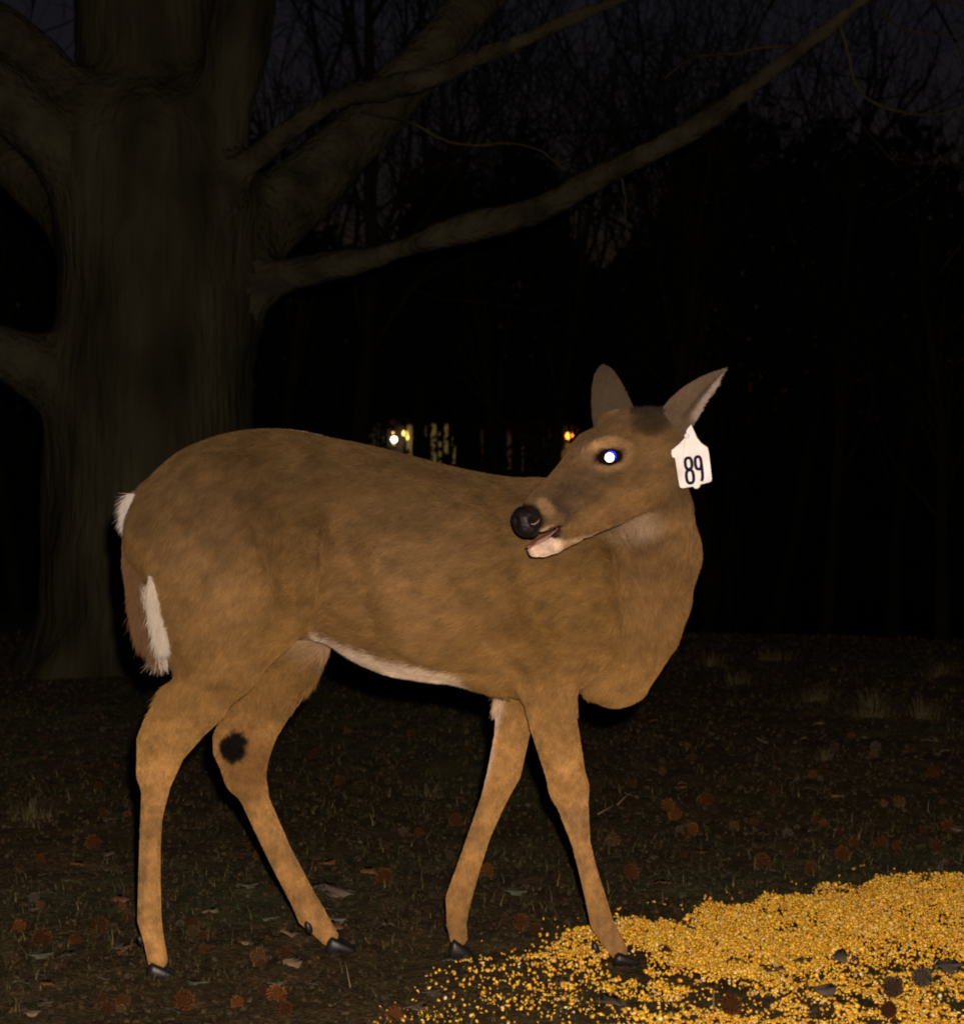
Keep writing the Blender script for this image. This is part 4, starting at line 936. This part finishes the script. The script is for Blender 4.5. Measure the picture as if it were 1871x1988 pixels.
# soil crumbs, chips and dead plant bits
def ground_pts(n, ylo, yhi, r, pw=1.6):
    y = ylo+(yhi-ylo)*r.random(n)**pw; x = r.uniform(-.30, .30, n)*y*1.0; return x, y
N = 42000; x, y = ground_pts(N, 3.3, 11.5, rs); z = terrain(x, y); s_ = rs.uniform(.0015, .006, N)*(y/4)**.5
lp = np.array([(.10, .07, .04), (.14, .105, .065), (.07, .05, .03), (.18, .12, .06), (.05, .06, .025), (.22, .17, .11), (.14, .06, .025)])
dnn, _ = corn_density(x, y); kk = rs.random(N) > dnn*.97
c_ = lp[rs.choice(7, N, p=[.30, .25, .2, .1, .09, .01, .05])]*rs.uniform(.18, .42, (N, 1))*np.array([1, .97, .75])
tag(scatter('soil_crumbs', np.stack([x, y, z+s_*.2], 1)[kk], np.stack([s_*rs.uniform(.8, 1.8, N), s_, s_*.6], 1)[kk], c_[kk], M['litter'], rs, IV, IF, False, jit=.15), 'loose crumbs of dark soil and chips over the clearing', 'soil', kind='stuff')
# blades and stalks of dead grass
def blades(name, bx, by, h, lean, r, cols, label, cat, fan=None):
    n = len(bx); g = terrain(bx, by)-.004; a = r.uniform(0, 6.28, n) if fan is None else np.arctan2(by-fan[1], bx-fan[0])+r.normal(0, .5, n); dx = np.stack([np.cos(a), np.sin(a), a*0], 1); pr_ = np.stack([-np.sin(a), np.cos(a), a*0], 1)
    base = np.stack([bx, by, g], 1); V = np.zeros((n, 7, 3)); wv_ = r.uniform(.0007, .0018, n)*(by/4)**.5
    for k, t in enumerate((0, .35, .7)):
        c0 = base+dx*(lean*h*t*t)[:, None]; c0[:, 2] += h*t*(1-.35*lean*t); V[:, 2*k] = c0-pr_*(wv_*(1-.5*t))[:, None]; V[:, 2*k+1] = c0+pr_*(wv_*(1-.5*t))[:, None]
    c0 = base+dx*(lean*h)[:, None]; c0[:, 2] += np.maximum(h*(1-.35*lean-.2*lean*lean), .002); V[:, 6] = c0
    o7 = (np.arange(n)*7)[:, None]; F4 = np.concatenate([o7+np.array([[0, 1, 3, 2]]), o7+np.array([[2, 3, 5, 4]])]); F3 = o7+np.array([[4, 5, 6]])
    return tag(mesh_np(name, V.reshape(-1, 3), [F4, F3], M['litter'], smooth=False, colors=np.repeat(cols, 7, axis=0)), label, cat, kind='stuff')
N = 26000; x, y = ground_pts(N, 3.4, 11.3, rs, 1.2); dnn, _ = corn_density(x, y); kk = (rs.random(N) > dnn*.97) & (fbm(np.stack([x*3, y*2, x*0], 1), 3, 91) > .42+.1*rs.random(N)); x, y = x[kk], y[kk]; n = len(x)
gp = np.array([(.16, .13, .06), (.10, .12, .04), (.24, .19, .10), (.07, .09, .03), (.30, .24, .15)])
blades('dead_grass', x, y, rs.uniform(.012, .05, n), rs.uniform(.5, 1.6, n), rs, gp[rs.choice(5, n, p=[.34, .2, .2, .16, .1])]*rs.uniform(.2, .55, (n, 1))*np.array([1, .97, .75]), 'thin flattened dead grass and straw over the clearing', 'grass')
def ground_at(px_, py_):
    """where the sight line through a pixel meets the ground"""
    d = P(px_, py_, 1.0)-np.array([0, 0, CAMZ]); t = CAMZ/-d[2]
    for _ in range(6): t = (CAMZ-float(terrain(np.array([d[0]*t]), np.array([t]))[0]))/-d[2]
    return d[0]*t, t
for (a, b_, rr, nb, hh, l) in ((1690, 1365, .20, 260, .13, 'pale dry grass tuft right of centre on the far ground'), (1790, 1370, .12, 140, .11, 'pale dry grass tuft nearest the right edge'), (1585, 1335, .16, 170, .10, 'low dry grass tuft behind the doe\'s chest at right'),
                            (1825, 1285, .15, 120, .10, 'faint grass tuft on the far crest of the clearing'), (1380, 1265, .15, 100, .10, 'faint grass tuft just right of the doe\'s throat'), (1600, 1450, .06, 60, .07, 'small straw tuft on the soil right of the front legs'),
                            (1430, 1300, .14, 110, .09, 'thin grass tuft below the doe\'s chest line at right'), (1500, 1255, .2, 120, .09, 'sparse grass tuft on the horizon of the clearing'), (830, 1520, .09, 70, .06, 'low weedy tuft seen between the hind and front legs'), (60, 1560, .14, 120, .07, 'dark green tuft at the left edge')):
    gx_, gy_ = ground_at(a, b_+25); n = nb; x = gx_+rs.normal(0, rr/4.5, n); y = gy_+rs.normal(0, rr/4.5, n); o = blades('grass_tuft', x, y, rs.uniform(.3, 1, n)*hh, rs.uniform(.3, 1.5, n), rs, np.array([.095, .078, .036])*rs.uniform(.5, 1.2, (n, 1)), l, 'grass tuft', fan=(gx_, gy_))
    del o['kind']
# ---- spiky seed balls
def ball_mesh(col, seed):
    r = np.random.default_rng(seed); n = 80; V, F = uvsphere((0, 0, 0), (.74, .74, .74), 12, 8); Vs = [V]; Q = [F]; T3 = []; o = len(V); cols_ = [np.tile(np.array(col)*.45, (len(V), 1))]
    for i in range(n):
        ph = math.acos(1-2*(i+.5)/n); th = i*2.39996; d = np.array([math.sin(ph)*math.cos(th), math.sin(ph)*math.sin(th), math.cos(ph)])+r.normal(0, .08, 3); d /= np.linalg.norm(d)
        u = np.cross(d, [.3, .5, .8]); u /= np.linalg.norm(u); v_ = np.cross(d, u); L_ = r.uniform(.86, 1.02)
        Vs.append(np.array([d*.68+u*.15, d*.68-u*.08+v_*.13, d*.68-u*.08-v_*.13, d*L_])); T3 += [(o, o+1, o+3), (o+1, o+2, o+3), (o+2, o, o+3)]; o += 4
        cols_.append(np.array([np.array(col)*.75]*3+[np.array(col)*1.35]))
    V = np.concatenate(Vs); me_o = mesh_np('seed_ball', V, [Q[0], np.array(T3)], M['seed_ball'], smooth=False, colors=np.concatenate(cols_)); me = me_o.data; bpy.data.objects.remove(me_o); return me
BC = [(.088, .034, .010), (.145, .055, .014), (.062, .025, .009), (.11, .065, .024), (.070, .045, .025), (.09, .073, .05)]
BM = [ball_mesh(c, 200+i) for i, c in enumerate(BC)]
def ball(px_, py_, r_px, kind, label, group=None, lift=0):
    x, y = ground_at(px_, py_+r_px*.6); r_ = min(S(r_px, y)*1.05, .021); o = bpy.data.objects.new('seed_ball', BM[kind]); o.scale = (r_, r_*rs.uniform(.9, 1), r_*rs.uniform(.82, 1)); o.location = (x, y, float(terrain(np.array([x]), np.array([y]))[0])+r_*.55+lift)
    o.rotation_euler = rs.uniform(0, 6.28, 3); COL.objects.link(o); tag(o, label, 'seed ball', group or 'spiky seed balls on the ground')
known = [(537, 1930, 23, 1, 'orange spiky seed ball on the soil between the hind hooves at the bottom'), (357, 1943, 24, 0, 'large spiky seed ball below the near hind hoof'), (765, 1970, 20, 1, 'orange seed ball cut by the bottom edge, left of the corn'),
 (1225, 1695, 20, 0, 'dark red seed ball on soil above the near front hoof'), (1190, 1630, 17, 3, 'tan seed ball right of the near front shank'), (945, 1690, 17, 1, 'seed ball between the two front shanks'), (885, 1592, 18, 0, 'seed ball left of the far front knee'),
 (745, 1700, 20, 0, 'brown seed ball on soil left of the far front hoof'), (1010, 1790, 20, 0, 'red seed ball between the front hooves, farther of two'), (1040, 1805, 15, 2, 'dark red seed ball between the front hooves, nearer of two'), (1133, 1843, 18, 0, 'red seed ball in the corn left of the near front hoof'),
 (1285, 1865, 22, 2, 'dark red seed ball on the corn beside the near front hoof'), (1682, 1780, 18, 2, 'dark red seed ball in the middle of the corn'), (1800, 1725, 20, 4, 'grey seed ball at the top edge of the corn'), (1810, 1490, 24, 0, 'dull red seed ball on soil at the right edge'),
 (1420, 1965, 24, 0, 'red seed ball in the corn near the bottom edge'), (1733, 1930, 24, 4, 'brown seed ball on the corn near the right corner'), (1790, 1910, 26, 5, 'grey seed ball on the corn, right of the brown one'), (1725, 1975, 20, 2, 'dark seed ball cut by the bottom edge in the corn'),
 (1295, 1560, 20, 1, 'orange seed ball on the open soil right of the front knee'), (1310, 1580, 18, 1, 'second orange seed ball touching the first right of the front knee'), (1345, 1608, 14, 1, 'small bright orange seed ball below the orange pair'), (1370, 1550, 18, 0, 'rust seed ball right of the orange pair'),
 (1710, 1635, 17, 0, 'rust seed ball on soil above the corn at right'), (1635, 1660, 18, 0, 'rust seed ball above the middle of the corn edge'), (1480, 1670, 16, 0, 'rust seed ball above the left part of the corn edge'), (1730, 1850+0, 16, 3, 'tan seed ball lying on the corn at right'),
 (660, 1518, 14, 0, 'small rust seed ball behind the far hind shank'), (500, 1855, 18, 3, 'tan spiky ball between the hind feet'), (180, 1640, 18, 0, 'faint rust seed ball left of the near hind shank'), (80, 1820, 22, 2, 'dark seed ball left of the near hind foot'), (195, 1800, 18, 2, 'dark brown seed ball just left of the near hind pastern'),
 (20, 1860, 17, 4, 'dull seed ball at the left edge'), (555, 1850, 16, 2, 'dark seed ball under the far hind pastern'), (1500, 1535, 14, 2, 'small dark seed ball on open soil right of the doe'), (1425, 1605, 13, 3, 'tan seed ball on open soil right of the orange ones'), (1840, 1600, 16, 0, 'rust seed ball near the right edge above the corn'),
 (1745, 1560, 15, 3, 'pale tan seed ball near the right edge'), (1620, 1450, 12, 4, 'grey brown ball far right on the soil'), (1700, 1450, 14, 5, 'pale grey ball below the dry grass tuft'), (1900, 1500, 12, 0, 'rust ball past the right edge')]
for a, b_, r_, k_, l in known:
    ball(a, b_, r_, k_, l, lift=.012 if (b_ > 1720 and a > 1240) else 0)
zones = [((20, 1420, 250, 1980), 'dull spiky seed ball on the dark ground left of the doe'), ((340, 1600, 560, 1980), 'dull spiky seed ball on the ground among the hind legs'), ((600, 1400, 930, 1700), 'dull spiky seed ball on the ground under the belly'), ((1150, 1400, 1860, 1690), 'dull spiky seed ball on the open soil right of the doe')]
for (x0, y0, x1, y1), l in zones:
    for i in range(int((x1-x0)*(y1-y0)/8500)+3):
        a, b_ = rs.uniform(x0, x1), rs.uniform(y0, y1); gx_, gy_ = ground_at(a, b_); kd = int(rs.choice(6, p=[.32, .12, .26, .12, .1, .08])); cw = ('rust brown', 'orange', 'dark red brown', 'tan', 'dark brown', 'greyish')[kd]
        ball(a, b_, .016*FPX/gy_*rs.uniform(.55, .95), kd, l.replace('dull', cw), cw+' spiky seed balls: '+l.split(' on ')[1])
# ---- fallen leaves
def leaf_mesh(col, seed, lobed):
    r = np.random.default_rng(seed); n = 15; L_ = []; 
    for i in range(n):
        t = i/(n-1); wv_ = math.sin(math.pi*t**.85)*.42*(1+(.35*math.sin(t*19) if lobed else 0))+.01; cz_ = .18*math.sin(t*3.1)+.05*r.normal()
        L_.append([(t-.5, -wv_, cz_*.6+wv_*r.uniform(0, .18)), (t-.5, 0, cz_*.6), (t-.5, wv_, cz_*.6+wv_*r.uniform(0, .18))])
    V = np.array(L_).reshape(-1, 3); V = np.concatenate([V, V-[0, 0, .012]]); o = 3*n; F = []
    for i in range(n-1):
        for j in (0, 1): k = 3*i+j; F.append((k, k+3, k+4, k+1)); F.append((o+k, o+k+1, o+k+4, o+k+3))
    for i in range(n-1): F.append((3*i, o+3*i, o+3*i+3, 3*i+3)); F.append((3*i+2, 3*i+5, o+3*i+5, o+3*i+2))
    me_o = mesh_np('leaf', V, np.array(F), M['leaf'], colors=np.tile(np.array(col), (len(V), 1))); me = me_o.data; bpy.data.objects.remove(me_o); return me
LM = [leaf_mesh(c, 300+i, i % 2) for i, c in enumerate([(.10, .08, .06), (.13, .10, .075), (.17, .085, .035), (.08, .07, .055), (.20, .15, .09), (.11, .12, .08)])]
def leaf(px_, py_, Lm, kind, label, group, lift=0.):
    x, y = ground_at(px_, py_); o = bpy.data.objects.new('fallen_leaf', LM[kind]); o.scale = (Lm, Lm, Lm); o.location = (x, y, float(terrain(np.array([x]), np.array([y]))[0])+.006+lift)
    o.rotation_euler = (rs.uniform(-.25, .25)+.15, rs.uniform(-.2, .2), rs.uniform(0, 6.28)); COL.objects.link(o); tag(o, label, 'leaf', group)
KL = [(480, 1735, .05, 5, 'pale curled leaf between the hind shanks'), (660, 1740, .07, 1, 'long grey leaf behind the far hind pastern'), (640, 1735, .05, 0, 'grey brown leaf left of the long grey one'), (335, 1972, .03, 5, 'pale grey leaf under the large seed ball at bottom left'), (1000, 1740, .045, 5, 'pale green grey leaf between the front shanks'),
      (1285, 1720, .05, 2, 'upright brown leaf at the upper corn edge'), (1790, 1835, .05, 3, 'dark grey leaf on the corn at right'), (1500, 1905, .045, 3, 'dark leaf on the corn, low centre'), (1555, 1890, .04, 3, 'small dark leaf on the corn right of the low centre one'), (1640, 1885, .05, 0, 'grey curled leaf in the corn near the bottom'),
      (1845, 1810, .04, 3, 'dark leaf in the corn at the right edge'), (1690, 1805, .035, 0, 'narrow grey chip of leaf on the corn'), (1345, 1825, .03, 3, 'small dark leaf on the left part of the corn'), (1430, 1890, .04, 0, 'grey leaf in the corn below centre'), (1625, 1550, .045, 4, 'pale tan leaf on the open soil at right'), (1580, 1540, .03, 4, 'small tan leaf left of the pale tan one'),
      (1190, 1955, .05, 3, 'dark leaf in the sparse corn at the bottom'), (1600, 1950, .045, 0, 'brown grey leaf at the bottom of the corn'), (1840, 1900, .05, 3, 'dark leaf in the lower right corner')]
for a, b_, c, d, l in KL: leaf(a, b_, c, d, l, 'fallen leaves singled out by their spot', .014 if (b_ > 1720 and a > 1240) else 0)
for (x0, y0, x1, y1), l in [((10, 1500, 260, 1980), 'dull brown leaf lying flat on the dark ground left of the doe'), ((340, 1650, 880, 1975), 'dull brown leaf lying flat between the doe\'s legs'), ((1200, 1400, 1860, 1680), 'dull brown leaf lying flat on the open soil at right')]:
    for i in range(26):
        kd = int(rs.choice(6)); cw = ('dark grey brown', 'greyish brown', 'rusty brown', 'dark grey', 'pale tan', 'grey green')[kd]
        leaf(rs.uniform(x0, x1), rs.uniform(y0, y1), rs.uniform(.02, .05), kd, l.replace('dull brown', cw), cw+' fallen leaves: '+l.split('flat ')[1])
# dry stalks
for (pl, h0, l) in (([(1198, 1560), (1215, 1550), (1243, 1538)], .02, 'pale straw lying right of the near front leg'), ([(655, 1835), (672, 1880), (680, 1930)], .01, 'thin pale straw below the far hind hoof'), ([(1160, 1578), (1185, 1568), (1200, 1552)], .01, 'short dark twig left of the pale straw')):
    pts = []
    for k_, (a, b_) in enumerate(pl): x, y = ground_at(a, b_+8); pts.append((x, y, float(terrain(np.array([x]), np.array([y]))[0])+.006+h0*k_/2))
    v, f, f3 = tube(pts, [.0011, .0011, .0006], 6); o = mesh_np('straw', v, [f, f3], M['litter'], colors=np.tile([.36, .27, .15], (len(v), 1))); tag(o, l, 'straw')
